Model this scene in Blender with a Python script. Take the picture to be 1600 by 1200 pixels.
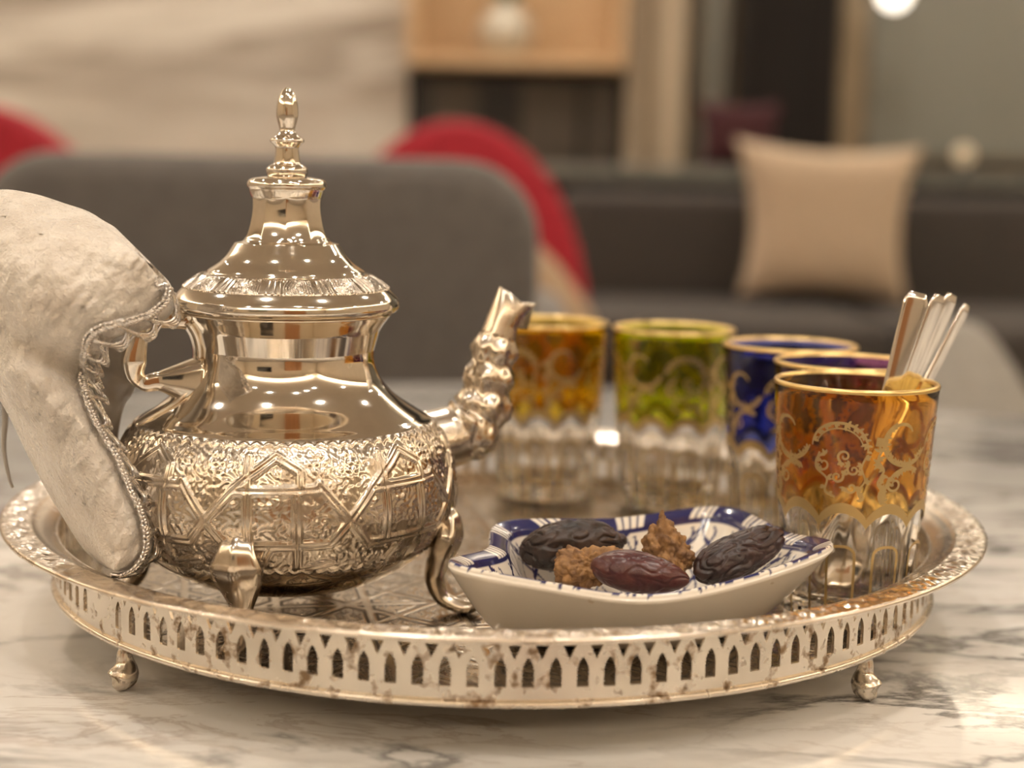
import bpy, bmesh, math, random
import numpy as np
from mathutils import Vector, Matrix, noise
for o in list(bpy.data.objects): bpy.data.objects.remove(o, do_unlink=True)
random.seed(7); rng = np.random.default_rng(7)
PI = math.pi
scn = bpy.context.scene
C = scn.collection

# ------------------------------------------------------------------ camera
TABLE = 0.55                       # height of the table top
TR = TABLE + 0.02                  # height of the tray floor
CAMZ = TR + 0.1726
PITCH, ROLL, FPX = 0.1338, 0.0217, 2450.0
cd = bpy.data.cameras.new('camera'); cam = bpy.data.objects.new('camera', cd); C.objects.link(cam)
cd.sensor_width = 36.0; cd.lens = FPX / 1600 * 36.0
cam.matrix_world = Matrix.Translation((0, 0, CAMZ)) @ Matrix.Rotation(PI/2 - PITCH, 4, 'X') @ Matrix.Rotation(ROLL, 4, 'Z')
cd.clip_start = 0.02; cd.clip_end = 50
cd.dof.use_dof = True; cd.dof.focus_distance = 0.572; cd.dof.aperture_fstop = 5.0
scn.camera = cam

# ------------------------------------------------------------------ world, exposure
w = bpy.data.worlds.new('world'); scn.world = w; w.use_nodes = True
w.node_tree.nodes['Background'].inputs[0].default_value = (0.9, 0.8, 0.68, 1)
w.node_tree.nodes['Background'].inputs[1].default_value = 0.05
vs = scn.view_settings
vs.view_transform = 'Standard'; vs.look = 'None'; vs.gamma = 1.0; vs.use_curve_mapping = False
vs.exposure = -0.22
scn.cycles.max_bounces = 20; scn.cycles.transmission_bounces = 20; scn.cycles.transparent_max_bounces = 16
scn.cycles.glossy_bounces = 8; scn.cycles.diffuse_bounces = 4

# ceiling downlights: (x, y, watts); the lamps themselves are built with the ceiling
CEIL = 2.75
LAMP_W = 6.5
UPLIGHT_W = 115.0                       # each of four unseen uplights, added to brighten the ceiling
LAMPS = [(-1.5, -1.3), (-0.55, -0.75), (0.45, -0.6), (1.0, -0.75), (1.6, -0.95),
         (-0.5, 0.35), (0.75, 0.55), (-1.6, 1.2), (-0.2, 2.1), (1.5, 2.2),
         (-2.3, 3.6), (-0.7, 3.9), (1.0, 4.0), (2.6, 3.5), (-2.7, -0.4), (2.9, 0.6),
         (-2.9, 4.75), (-1.7, 4.8), (-0.9, 4.75), (-0.15, 4.7), (0.35, 4.7), (2.3, 4.85)]  # this last row is added, unseen, to brighten the far wall
LAMP_COL = (1.0, 0.90, 0.785)

def at(px, py, Y):                 # the world point seen at pixel (px, py) at the distance Y
    u, v = px - 800, py - 600
    c, s = math.cos(ROLL), math.sin(ROLL)
    u, v = u*c + v*s, -u*s + v*c
    cp, sp = math.cos(PITCH), math.sin(PITCH)
    d = Vector((u, FPX*cp - v*sp, -FPX*sp - v*cp))
    return d * (Y / d.y) + Vector((0, 0, CAMZ))

# ------------------------------------------------------------------ mesh helpers
def mesh_obj(name, V, F, mat, parent=None, smooth=True, mats=None, midx=None):
    me = bpy.data.meshes.new(name)
    V = np.asarray(V, dtype=float)
    me.from_pydata(V.tolist(), [], [tuple(int(i) for i in f) for f in F])
    for m in (mats or [mat]): me.materials.append(m)
    if midx is not None: me.polygons.foreach_set('material_index', np.asarray(midx, dtype=np.int32))
    if smooth: me.polygons.foreach_set('use_smooth', np.ones(len(me.polygons), dtype=bool))
    me.update()
    o = bpy.data.objects.new(name, me); C.objects.link(o)
    if parent is not None: o.parent = parent
    return o
def share(o, parent=None, matrix=None):
    c = o.copy(); C.objects.link(c)
    if parent is not None: c.parent = parent
    if matrix is not None: c.matrix_local = matrix
    return c
def thing(name, label, cat, loc=(0, 0, 0), rotz=0, group=None):
    o = bpy.data.objects.new(name, None); C.objects.link(o)
    o.empty_display_size = 0.02
    o.location = loc; o.rotation_euler = (0, 0, rotz)
    tag(o, label, cat, group); return o
def tag(o, label, cat, group=None):
    o['label'] = label; o['category'] = cat
    if group: o['group'] = group
    return o
def struct(o):
    o['kind'] = 'structure'; return o
def grid_faces(nr, nc, wrap=True, flip=False):
    F = []
    for i in range(nr - 1):
        for j in range(nc if wrap else nc - 1):
            k = (j + 1) % nc
            f = (i*nc + j, i*nc + k, (i+1)*nc + k, (i+1)*nc + j)
            F.append(f[::-1] if flip else f)
    return F
def lathe(prof, n=96, facets=None):
    """prof: list of (r, z) bottom to top (outside); facets(i) -> polygon sides or 0. Returns V, F with poles capped."""
    th = np.linspace(0, 2*PI, n, endpoint=False)
    V = []; 
    for i, (r, z) in enumerate(prof):
        k = facets(i) if facets else 0
        rr = np.full(n, r)
        if k:
            a = np.mod(th, 2*PI/k) - PI/k
            rr = r * (0.35 + 0.65*math.cos(PI/k)/np.cos(a)) 
        V.append(np.stack([rr*np.cos(th), rr*np.sin(th), np.full(n, z)], 1))
    V = np.concatenate(V)
    F = grid_faces(len(prof), n)
    nv = len(V)
    V = np.concatenate([V, [[0, 0, prof[0][1]], [0, 0, prof[-1][1]]]])
    top = (len(prof)-1)*n
    for j in range(n):
        k = (j+1) % n
        F.append((nv, k, j)); F.append((nv+1, top+j, top+k))
    return V, F
def smooth_prof(pts, sub=6):
    """Catmull-Rom through the profile points; a repeated point makes a corner."""
    out = []
    P = [np.array(p, float) for p in pts]
    for i in range(len(P)-1):
        p0 = P[max(i-1, 0)]; p1 = P[i]; p2 = P[i+1]; p3 = P[min(i+2, len(P)-1)]
        if np.allclose(p1, p2): continue
        m1 = (p2-p0)*0.5 if not np.allclose(p0, p1) else (p2-p1)*0.6
        m2 = (p3-p1)*0.5 if not np.allclose(p2, p3) else (p2-p1)*0.6
        for t in np.linspace(0, 1, sub, endpoint=False):
            h = (2*t**3-3*t**2+1)*p1 + (t**3-2*t**2+t)*m1 + (-2*t**3+3*t**2)*p2 + (t**3-t**2)*m2
            out.append(h)
    out.append(P[-1]); return out
def spline(pts, n, closed=False):
    """n points along a Catmull-Rom curve through pts, even in parameter of chord length"""
    P = np.asarray(pts, float); m = len(P)
    seg = m if closed else m-1
    res = []
    for i in range(seg):
        if closed: p0, p1, p2, p3 = P[(i-1) % m], P[i], P[(i+1) % m], P[(i+2) % m]
        else: p0, p1, p2, p3 = P[max(i-1, 0)], P[i], P[i+1], P[min(i+2, m-1)]
        for t in np.linspace(0, 1, 24, endpoint=False):
            res.append(0.5*((2*p1) + (-p0+p2)*t + (2*p0-5*p1+4*p2-p3)*t*t + (-p0+3*p1-3*p2+p3)*t**3))
    res.append(P[0] if closed else P[-1]); res = np.array(res)
    d = np.concatenate([[0], np.cumsum(np.linalg.norm(np.diff(res, axis=0), axis=1))])
    s = np.linspace(0, d[-1], n, endpoint=not closed)
    return np.stack([np.interp(s, d, res[:, k]) for k in range(P.shape[1])], 1)
def frames(path):
    path = np.asarray(path, float)
    T = np.gradient(path, axis=0); T /= np.linalg.norm(T, axis=1)[:, None] + 1e-12
    up = np.array([0, 0, 1.0])
    if abs(T[0] @ up) > 0.9: up = np.array([0, 1.0, 0])
    N = np.zeros_like(T); n = up - T[0]*(up @ T[0]); n /= np.linalg.norm(n)
    for i in range(len(T)):
        n = n - T[i]*(n @ T[i]); n /= np.linalg.norm(n) + 1e-12; N[i] = n
    return T, N, np.cross(T, N)
def tube(path, rad, n=8, rn=None, cap=True, shape=None):
    """rad along N, rn along B (default the same)"""
    path = np.asarray(path, float); m = len(path)
    ra = np.broadcast_to(np.asarray(rad, float), (m,)); rb = ra if rn is None else np.broadcast_to(np.asarray(rn, float), (m,))
    T, N, B = frames(path)
    a = np.linspace(0, 2*PI, n, endpoint=False)
    ca, sa = np.cos(a), np.sin(a)
    if shape: 
        k = shape; ca = np.sign(ca)*np.abs(ca)**k; sa = np.sign(sa)*np.abs(sa)**k
    V = (path[:, None] + (ra[:, None]*ca)[..., None]*N[:, None] + (rb[:, None]*sa)[..., None]*B[:, None]).reshape(-1, 3)
    F = grid_faces(m, n)
    if cap:
        F.append(tuple(range(n))[::-1]); F.append(tuple((m-1)*n + j for j in range(n)))
    return V, F
def join(parts):
    V, F, o = [], [], 0
    for v, f in parts:
        v = np.asarray(v, float); V.append(v); F += [tuple(i + o for i in q) for q in f]; o += len(v)
    return np.concatenate(V), F
def box_vf(x0, x1, y0, y1, z0, z1):
    V = [(x, y, z) for z in (z0, z1) for y in (y0, y1) for x in (x0, x1)]
    F = [(0, 2, 3, 1), (4, 5, 7, 6), (0, 1, 5, 4), (2, 6, 7, 3), (0, 4, 6, 2), (1, 3, 7, 5)]
    return V, F
def box(name, x0, x1, y0, y1, z0, z1, mat, parent=None, bevel=0.0, seg=3):
    V, F = box_vf(x0, x1, y0, y1, z0, z1)
    o = mesh_obj(name, V, F, mat, parent, smooth=False)
    if bevel > 0:
        bm = bmesh.new(); bm.from_mesh(o.data)
        bmesh.ops.bevel(bm, geom=bm.edges[:], offset=bevel, segments=seg, profile=0.5, affect='EDGES')
        bm.to_mesh(o.data); bm.free()
        o.data.polygons.foreach_set('use_smooth', np.ones(len(o.data.polygons), dtype=bool)); o.data.update()
    return o
def disc_vf(cx, cy, z0, z1, r, n=64):
    return lathe([(r, z0), (r, z1)], n)
def fnoise(P, scale, octv=3):
    return np.array([noise.fractal(Vector(p)*scale, 1.0, 2.0, octv) for p in P])

# ------------------------------------------------------------------ materials
def mat(name, col, rough=0.5, metal=0.0, **kw):
    m = bpy.data.materials.new(name); m.use_nodes = True
    b = m.node_tree.nodes['Principled BSDF']
    b.inputs['Base Color'].default_value = (*col, 1); b.inputs['Roughness'].default_value = rough; b.inputs['Metallic'].default_value = metal
    for k, v in kw.items():
        b.inputs[k.replace('_', ' ')].default_value = v
    return m
def nodes(m): return m.node_tree.nodes, m.node_tree.links, m.node_tree.nodes['Principled BSDF']
def ramp(N, stops):
    r = N.new('ShaderNodeValToRGB'); e = r.color_ramp.elements
    while len(e) < len(stops): e.new(0.5)
    for q, (p, c) in zip(e, stops):
        q.position = p; q.color = (*c, 1) if len(c) == 3 else c
    return r
def noise_tex(N, L, scale, detail=4, rough=0.55, vec=None, dist=0.0):
    t = N.new('ShaderNodeTexNoise'); t.inputs['Scale'].default_value = scale; t.inputs['Detail'].default_value = detail
    t.inputs['Roughness'].default_value = rough; t.inputs['Distortion'].default_value = dist
    if vec: L.new(vec, t.inputs['Vector'])
    return t
def objcoord(N, L, scale=(1, 1, 1), rot=(0, 0, 0)):
    tc = N.new('ShaderNodeTexCoord'); mp = N.new('ShaderNodeMapping')
    mp.inputs['Scale'].default_value = scale; mp.inputs['Rotation'].default_value = rot
    L.new(tc.outputs['Object'], mp.inputs['Vector']); return mp.outputs['Vector']
def bump(N, L, b, height, strength=0.2, dist=0.001):
    bp = N.new('ShaderNodeBump'); bp.inputs['Strength'].default_value = strength; bp.inputs['Distance'].default_value = dist
    L.new(height, bp.inputs['Height']); L.new(bp.outputs['Normal'], b.inputs['Normal'])
def var_mat(name, c0, c1, scale, rough=0.6, metal=0.0, detail=4, bmp=0.0, bdist=0.002, stretch=(1, 1, 1), lo=0.35, hi=0.65, **kw):
    m = mat(name, c0, rough, metal, **kw); N, L, b = nodes(m)
    t = noise_tex(N, L, scale, detail, vec=objcoord(N, L, stretch))
    r = ramp(N, [(lo, c0), (hi, c1)]); L.new(t.outputs['Fac'], r.inputs['Fac']); L.new(r.outputs['Color'], b.inputs['Base Color'])
    if bmp: bump(N, L, b, t.outputs['Fac'], bmp, bdist)
    return m

def silver(name, base, dark, rough, stain_lo, stain_hi, scale=60, rdark=0.45, stretch=(1, 1, 1)):
    m = mat(name, base, rough, 1.0); N, L, b = nodes(m)
    t = noise_tex(N, L, scale, 5, 0.6, objcoord(N, L, stretch))
    r = ramp(N, [(stain_lo, base), (stain_hi, dark)]); L.new(t.outputs['Fac'], r.inputs['Fac']); L.new(r.outputs['Color'], b.inputs['Base Color'])
    r2 = ramp(N, [(stain_lo, (rough,)*3), (stain_hi, (rdark,)*3)]); L.new(t.outputs['Fac'], r2.inputs['Fac']); L.new(r2.outputs['Color'], b.inputs['Roughness'])
    return m
SILVER = silver('polished_silver', (0.83, 0.77, 0.68), (0.72, 0.64, 0.53), 0.07, 0.50, 0.80, 30, 0.16)
SILVER_EMB = silver('embossed_silver', (0.66, 0.59, 0.50), (0.40, 0.33, 0.25), 0.19, 0.45, 0.72, 70, 0.34)
SILVER_DULL = silver('worn_silver', (0.80, 0.73, 0.63), (0.30, 0.21, 0.13), 0.24, 0.535, 0.66, 170, 0.5)
SILVER_TRAY = silver('tray_silver', (0.47, 0.41, 0.33), (0.28, 0.23, 0.17), 0.15, 0.42, 0.70, 40, 0.30)
SILVER_FLANGE = silver('flange_silver', (0.76, 0.68, 0.58), (0.50, 0.41, 0.31), 0.22, 0.50, 0.72, 80, 0.36)
STEEL = mat('spoon_steel', (0.86, 0.82, 0.77), 0.10, 1.0)
GOLD = mat('gold_paint', (0.80, 0.58, 0.25), 0.30, 1.0)
GOLD_D = mat('gold_filigree_paint', (0.52, 0.38, 0.17), 0.42, 0.8)
def glass_mat(name, col, rough=0.0):
    return mat(name, col, rough, 0.0, Transmission_Weight=1.0, IOR=1.47)
CLEAR = glass_mat('clear_glass', (0.98, 0.975, 0.96))
AMBER = glass_mat('amber_glass', (0.90, 0.40, 0.03))
AMBER2 = glass_mat('orange_glass', (0.95, 0.46, 0.005))
GREEN = glass_mat('green_glass', (0.66, 0.72, 0.002))
BLUE = glass_mat('blue_glass', (0.02, 0.035, 0.45))
PURPLE = glass_mat('purple_glass', (0.17, 0.02, 0.13))

def marble(name, white, grey, brown, scale, rough, rot, stretch, vein=0.06):
    m = mat(name, white, rough); N, L, b = nodes(m)
    v = objcoord(N, L, stretch, rot)
    big = noise_tex(N, L, scale*0.55, 5, 0.6, v, 0.9)
    cl = ramp(N, [(0.38, white), (0.72, tuple(a*0.84 for a in white))]); L.new(big.outputs['Fac'], cl.inputs['Fac'])
    prev = cl.outputs['Color']
    for k, (sc, col, wd, amt) in enumerate([(scale, grey, vein, 0.95), (scale*2.3, brown, vein*0.6, 0.45), (scale*0.5, grey, vein*0.5, 0.85)]):
        n1 = noise_tex(N, L, sc, 7, 0.62, v, 1.2)
        n1.noise_dimensions = '4D'; n1.inputs['W'].default_value = 3.7*k + 1.3
        r = ramp(N, [(0.5-wd, (0, 0, 0)), (0.5, (1, 1, 1)), (0.5+wd*0.6, (0, 0, 0))]); L.new(n1.outputs['Fac'], r.inputs['Fac'])
        msk = noise_tex(N, L, sc*0.7, 3, 0.5, v); msk.noise_dimensions = '4D'; msk.inputs['W'].default_value = 9.1 + k
        r2 = ramp(N, [(0.40, (0, 0, 0)), (0.60, (amt,)*3)]); L.new(msk.outputs['Fac'], r2.inputs['Fac'])
        mu = N.new('ShaderNodeMath'); mu.operation = 'MULTIPLY'; L.new(r.outputs['Color'], mu.inputs[0]); L.new(r2.outputs['Color'], mu.inputs[1])
        mx = N.new('ShaderNodeMixRGB'); mx.inputs['Color2'].default_value = (*col, 1)
        L.new(mu.outputs[0], mx.inputs['Fac']); L.new(prev, mx.inputs['Color1']); prev = mx.outputs['Color']
    L.new(prev, b.inputs['Base Color']); return m
MARBLE = marble('white_marble', (0.80, 0.78, 0.745), (0.13, 0.125, 0.12), (0.33, 0.25, 0.20), 5.5, 0.10, (0, 0, 0.35), (0.8, 2.0, 1.0), 0.055)
MARBLE_WALL = marble('beige_marble', (0.76, 0.71, 0.63), (0.30, 0.25, 0.20), (0.40, 0.31, 0.23), 0.9, 0.3, (0, 0.06, 0), (0.35, 1, 2.6), 0.16)

# ------------------------------------------------------------------ the room
PLASTER = var_mat('cream_plaster', (0.78, 0.70, 0.58), (0.74, 0.66, 0.54), 3, 0.8)
CEILM = var_mat('ceiling_paint', (0.84, 0.78, 0.68), (0.80, 0.74, 0.64), 2, 0.85)
FLOORM = var_mat('floor_stone', (0.30, 0.26, 0.22), (0.24, 0.21, 0.18), 2.5, 0.4)
X0, X1, Y0, Y1 = -4.2, 4.2, -3.4, 5.6
struct(box('floor', X0, X1, Y0, Y1, -0.1, 0, FLOORM))
struct(box('ceiling', X0, X1, Y0, Y1, CEIL, CEIL+0.1, CEILM))
struct(box('wall_left', X0-0.1, X0, Y0, Y1, 0, CEIL, PLASTER))
struct(box('wall_right', X1, X1+0.1, Y0, Y1, 0, CEIL, PLASTER))
struct(box('wall_front', X0-0.1, X1+0.1, Y0-0.1, Y0, 0, CEIL, PLASTER))
struct(box('wall_back', X0-0.1, X1+0.1, Y1, Y1+0.1, 0, CEIL, var_mat('grey_wall', (0.17, 0.165, 0.145), (0.12, 0.12, 0.105), 1.2, 0.7)))

EMIT = bpy.data.materials.new('lamp_glow'); EMIT.use_nodes = True
_n = EMIT.node_tree.nodes; _b = _n['Principled BSDF']; _b.inputs['Emission Color'].default_value = (*LAMP_COL, 1); _b.inputs['Emission Strength'].default_value = 30
CHROME = mat('white_metal', (0.75, 0.73, 0.70), 0.35, 0.6)
ringV, ringF = lathe([(0.058, -0.012), (0.075, -0.010), (0.078, 0.0), (0.058, 0.0)], 40)
ringF = [f for f in ringF if len(f) == 4] + [(3*40+j, 3*40+(j+1) % 40, (j+1) % 40, j) for j in range(40)]
dV, dF = lathe([(0.056, -0.006), (0.056, -0.002)], 40)
ring0 = disc0 = None
for (lx, ly) in LAMPS:
    t = thing('ceiling_downlight', 'round recessed ceiling downlight glowing warm white', 'light', (lx, ly, CEIL), 0, 'ceiling downlights')
    if ring0 is None:
        ring0 = mesh_obj('ring', ringV, ringF, CHROME, t); disc0 = mesh_obj('diffuser', dV, dF, EMIT, t, smooth=False)
    else:
        share(ring0, t); share(disc0, t)
    ld = bpy.data.lights.new('downlight', 'AREA'); ld.shape = 'DISK'; ld.size = 0.10; ld.energy = LAMP_W; ld.color = LAMP_COL; ld.spread = 2.6
    lo = bpy.data.objects.new('lamp_light', ld); C.objects.link(lo); lo.parent = t; lo.location = (0, 0, -0.02)

# added ledges hiding unseen strip lights that brighten ceiling and silver reflections
for k, (cx, cy, lx, ly) in enumerate(((X0+0.12, (Y0+Y1)/2, 0.24, Y1-Y0), (X1-0.12, (Y0+Y1)/2, 0.24, Y1-Y0), (0, Y0+0.12, X1-X0-0.5, 0.24), (0, Y1-0.12, X1-X0-0.5, 0.24))):
    tr_ = struct(box('trim_%d' % (k+4), cx-lx/2, cx+lx/2, cy-ly/2, cy+ly/2, CEIL-0.34, CEIL-0.26, PLASTER))
    ld = bpy.data.lights.new('added_uplight_strip', 'AREA'); ld.shape = 'RECTANGLE'; ld.size = lx*0.5 if lx < 1 else lx-1; ld.size_y = ly*0.5 if ly < 1 else ly-1
    ld.energy = UPLIGHT_W; ld.color = LAMP_COL
    lo = bpy.data.objects.new('added_uplight', ld); C.objects.link(lo); lo.location = (cx, cy, CEIL-0.25); lo.rotation_euler = (PI, 0, 0)

# ------------------------------------------------------------------ table
tt = thing('marble_table', 'round white marble table with grey veins under the silver tray', 'table', (0.02, 0.77, 0))
RT = 0.665
prof = [(RT-0.012, TABLE-0.03), (RT-0.002, TABLE-0.027), (RT, TABLE-0.02), (RT, TABLE-0.006), (RT-0.002, TABLE-0.0015), (RT-0.006, TABLE)]
V, F = lathe(prof, 160); mesh_obj('table_top', V, F, MARBLE, tt)
BLACKM = mat('black_metal', (0.03, 0.028, 0.026), 0.4, 0.5)
V, F = lathe(smooth_prof([(0.30, 0.0), (0.30, 0.0), (0.30, 0.012), (0.28, 0.02), (0.06, 0.03), (0.045, 0.06), (0.045, 0.48), (0.12, 0.52), (0.12, 0.52)]), 48); mesh_obj('pedestal', V, F, BLACKM, tt)

# ------------------------------------------------------------------ tray
TX, TY = -0.0063, 0.6863
tray = thing('silver_tray', 'round silver gallery tray with pierced arches carrying the teapot and glasses', 'tray', (TX, TY, TABLE))
RG, RO, ZG, ZF = 0.189, 0.2105, 0.0225, 0.0275    # gallery radius, outer radius, gallery height, rim height above the tray floor
FZ = 0.02                                          # tray floor above the table (local)
def seg_d(px, py, a, b):
    ax, ay = a; bx, by = b
    dx, dy = bx-ax, by-ay
    t = np.clip(((px-ax)*dx + (py-ay)*dy)/(dx*dx+dy*dy), 0, 1)
    return np.hypot(px-(ax+t*dx), py-(ay+t*dy))
def star_relief(X, Y):
    S = 0.036
    h = np.zeros_like(X); lines = np.full_like(X, 9.0)
    for k in range(4):
        a = k*PI/4 + 0.2
        d = X*math.cos(a) + Y*math.sin(a)
        sp = S if k % 2 == 0 else S*math.sqrt(2)/2*1.0
        q = np.abs(np.mod(d + sp*0.27, sp) - sp/2)
        lines = np.minimum(lines, q)
    strap = np.clip(1 - np.abs(lines-0.0022)/0.0009, 0, 1)      # the two edges of each engraved strap
    inside = (lines > 0.0035)
    fl = np.sin(X*1500+2*np.sin(Y*700))*np.sin(Y*1400+2*np.sin(X*650))
    h = -strap*0.00030 - inside*np.clip(fl, 0, 1)*0.00018
    return h, np.clip(strap*1.3 + inside*np.clip(fl*2.2-0.5, 0, 1)*0.8, 0, 1)
nr, nt = 200, 900; nt_f = 900
rr = np.linspace(0.004, RG, nr); th = np.linspace(0, 2*PI, nt, endpoint=False)
Rg, Tg = np.meshgrid(rr, th, indexing='ij')
X, Y = Rg*np.cos(Tg), Rg*np.sin(Tg)
H, INK = star_relief(X, Y); _e = np.clip((0.178-Rg)/0.004, 0, 1); H = H*_e; INK = INK*_e
top = np.stack([X, Y, FZ + H], -1).reshape(-1, 3)
V = np.concatenate([top, [[0, 0, FZ-0.0002]], np.stack([RG*np.cos(th), RG*np.sin(th), np.full(nt, FZ-0.0015)], 1), [[0, 0, FZ-0.0015]]])
F = grid_faces(nr, nt)
n0 = nr*nt; last = (nr-1)*nt
for j in range(nt):
    k = (j+1) % nt
    F.append((n0, j, k)[::1]); F.append((last+j, n0+1+j, n0+1+k, last+k)); F.append((n0+1+nt, n0+1+k, n0+1+j))
F = [f for f in F]
tf = mesh_obj('tray_floor', V, F, SILVER_TRAY, tray)
ca = tf.data.color_attributes.new('engraving', 'FLOAT_COLOR', 'POINT')
_c = np.zeros((len(V), 4), np.float32); _c[:, 3] = 1; _c[:nr*nt_f, :3] = INK.reshape(-1, 1); ca.data.foreach_set('color', _c.ravel())
N, L, b = nodes(SILVER_TRAY); vc = N.new('ShaderNodeVertexColor'); vc.layer_name = 'engraving'
for inp, dk in (('Base Color', (0.10, 0.075, 0.05, 1)), ('Roughness', (0.5, 0.5, 0.5, 1))):
    src = b.inputs[inp].links[0].from_socket; mx = N.new('ShaderNodeMixRGB'); mx.inputs['Color2'].default_value = dk
    L.new(vc.outputs['Color'], mx.inputs['Fac']); L.new(src, mx.inputs['Color1']); L.new(mx.outputs['Color'], b.inputs[inp])

# pierced gallery: each cell is a rectangle with a pointed-arch slot and half of a small triangle at each upper corner
NC = 130; cw = 2*PI*RG/NC; hw = cw/2
def gallery_cell(pierced=True):
    """faces in (s, z) of one cell; returns 2D verts and faces (outer side)"""
    zt, zb = ZG, -0.0005
    if not pierced:
        P = [(-hw, zb), (0, zb), (hw, zb), (hw, zt), (0, zt), (-hw, zt)]
        return P, [(0, 1, 4, 5), (1, 2, 3, 4)], []
    sw = 0.0020; z0, z1, z2 = 0.0048, 0.0108, 0.0152
    arch = [(-sw, z0), (-sw, z1), (-sw*0.80, z1+0.0018), (-sw*0.45, z1+0.0033), (0, z2)]
    archr = [(-x, z) for x, z in arch[::-1][1:]]
    slot = arch + archr                      # from bottom-left over the point to bottom-right
    # outer outline with the triangle notches (triangle between neighbouring cells, under the rim)
    tz0, tz1, tw = 0.0142, 0.0192, 0.0023
    ol = [(-hw, zb), (-hw, z0), (-hw, z1), (-hw, 0.0132), (-hw, tz0), (-hw+tw, tz1), (-hw+tw, zt)]
    P = slot + ol + [(-x, z) for x, z in ol[::-1]] + [(-hw, zt), (-hw, tz1), (hw, zt), (hw, tz1), (0, zb), (0, zt)]
    s = 0; o = len(slot); r = o + len(ol)   # slot 0..8 ; left outline o..o+6 ; right outline r..r+6 (top to bottom)
    R = lambda i: r + (6-i)
    L_ = lambda i: o + i
    b = r + 7                                # extras
    F = [(L_(0), b+4, 8, 0)[:0] or (L_(0), b+4, 0, L_(1)), (b+4, R(0), R(1), 8), (b+4, 8, 0),
         (L_(1), 0, 1, L_(2)), (L_(2), 1, 2, 3, L_(3)), (L_(3), 3, 4, L_(4)), (L_(4), 4, L_(5)), (L_(5), 4, b+5, L_(6)),
         (8, R(1), R(2), 7), (7, R(2), R(3), 5, 6), (5, R(3), R(4), 4), (4, R(4), R(5)), (4, R(5), R(6), b+5),
         (b+0, b+1, L_(5), L_(6)), (R(6), R(5), b+3, b+2)]
    return P, F, []
parts = []
PL = 0.0012
for c in range(NC):
    a0 = 2*PI*c/NC
    deg = math.degrees(a0)
    P, Fc, _ = gallery_cell(pierced=not (216 < deg < 224 or 40 < deg < 48))
    P = np.array(P)
    vo = []; n = len(P)
    for rad in (RG, RG-PL):
        ang = a0 + P[:, 0]/RG
        vo.append(np.stack([rad*np.cos(ang), rad*np.sin(ang), FZ + P[:, 1]], 1))
    Vc = np.concatenate(vo)
    ff = list(Fc) + [tuple(i+n for i in f[::-1]) for f in Fc]
    edges = {}
    for f in Fc:
        for i in range(len(f)):
            e = (f[i], f[(i+1) % len(f)]); edges[e] = 1
    for (i, j) in list(edges):
        if (j, i) not in edges and not (abs(abs(P[i][0])-hw) < 1e-9 and abs(abs(P[j][0])-hw) < 1e-9):
            ff.append((j, i, i+n, j+n))
    parts.append((Vc, ff))
V, F = join(parts); mesh_obj('gallery', V, F, SILVER_DULL, tray, smooth=False)
def torus(R, z, r, n=360, m=10):
    a = np.linspace(0, 2*PI, n, endpoint=False); b = np.linspace(0, 2*PI, m, endpoint=False)
    A, B = np.meshgrid(a, b, indexing='ij')
    V = np.stack([(R+r*np.cos(B))*np.cos(A), (R+r*np.cos(B))*np.sin(A), z+r*np.sin(B)], -1).reshape(-1, 3)
    F = []
    for i in range(n):
        for j in range(m):
            F.append((i*m+j, ((i+1) % n)*m+j, ((i+1) % n)*m+(j+1) % m, i*m+(j+1) % m))
    return V, F
V, F = torus(RG+0.0004, FZ-0.0008, 0.0013); mesh_obj('base_bead', V, F, SILVER_DULL, tray)
# flange: cove, embossed border and rolled edge
nt = 1800; th = np.linspace(0, 2*PI, nt, endpoint=False)
fp = [(RG-PL, ZG-0.0006, 0), (RG-PL*0.6, ZG, 0), (0.1905, ZG+0.0012, 0), (0.1925, ZG+0.0026, 0), (0.195, ZG+0.0036, 0), (0.1975, ZG+0.0039, 0), (0.1980, ZG+0.0048, 0)]
for q in np.linspace(0, 1, 17): fp.append((0.1984 + q*0.0106, ZG+0.0046 + q*0.0010, 1))
fp += [(0.2098, ZF+0.0006, 0), (RO, ZF, 0), (RO, ZF-0.0010, 0), (0.2094, ZF-0.0016, 0), (0.2020, ZG+0.0022, 0), (0.1940, ZG+0.0005, 0), (RG, ZG-0.0006, 0)]
rows = []
for (r, z, e) in fp:
    if e:
        q = (r-0.1984)/0.0106
        k = th*120
        s = np.sin(k + 2.2*np.sin(q*PI*1.1) + 0.8*np.sin(th*11))
        leaf = np.sin(k*0.5)*np.sin(q*PI*2 + 1.3*np.sin(k)) 
        fine = np.sin(k*3 + q*9)*0.35
        h = (0.55*s*abs(s)**0.3 + 0.8*leaf + fine)*0.00055*math.sin(PI*min(max(q, 0.02), 0.98))**0.4
        zz = z + h
    else: zz = np.full(nt, z)
    rows.append(np.stack([r*np.cos(th), r*np.sin(th), FZ + zz], 1))
rows.append(rows[0])
V = np.concatenate(rows[:-1]); F = grid_faces(len(fp), nt)
F += [((len(fp)-1)*nt+j, (len(fp)-1)*nt+(j+1) % nt, (j+1) % nt, j) for j in range(nt)]
mesh_obj('flange', V, F, SILVER_FLANGE, tray)
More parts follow.
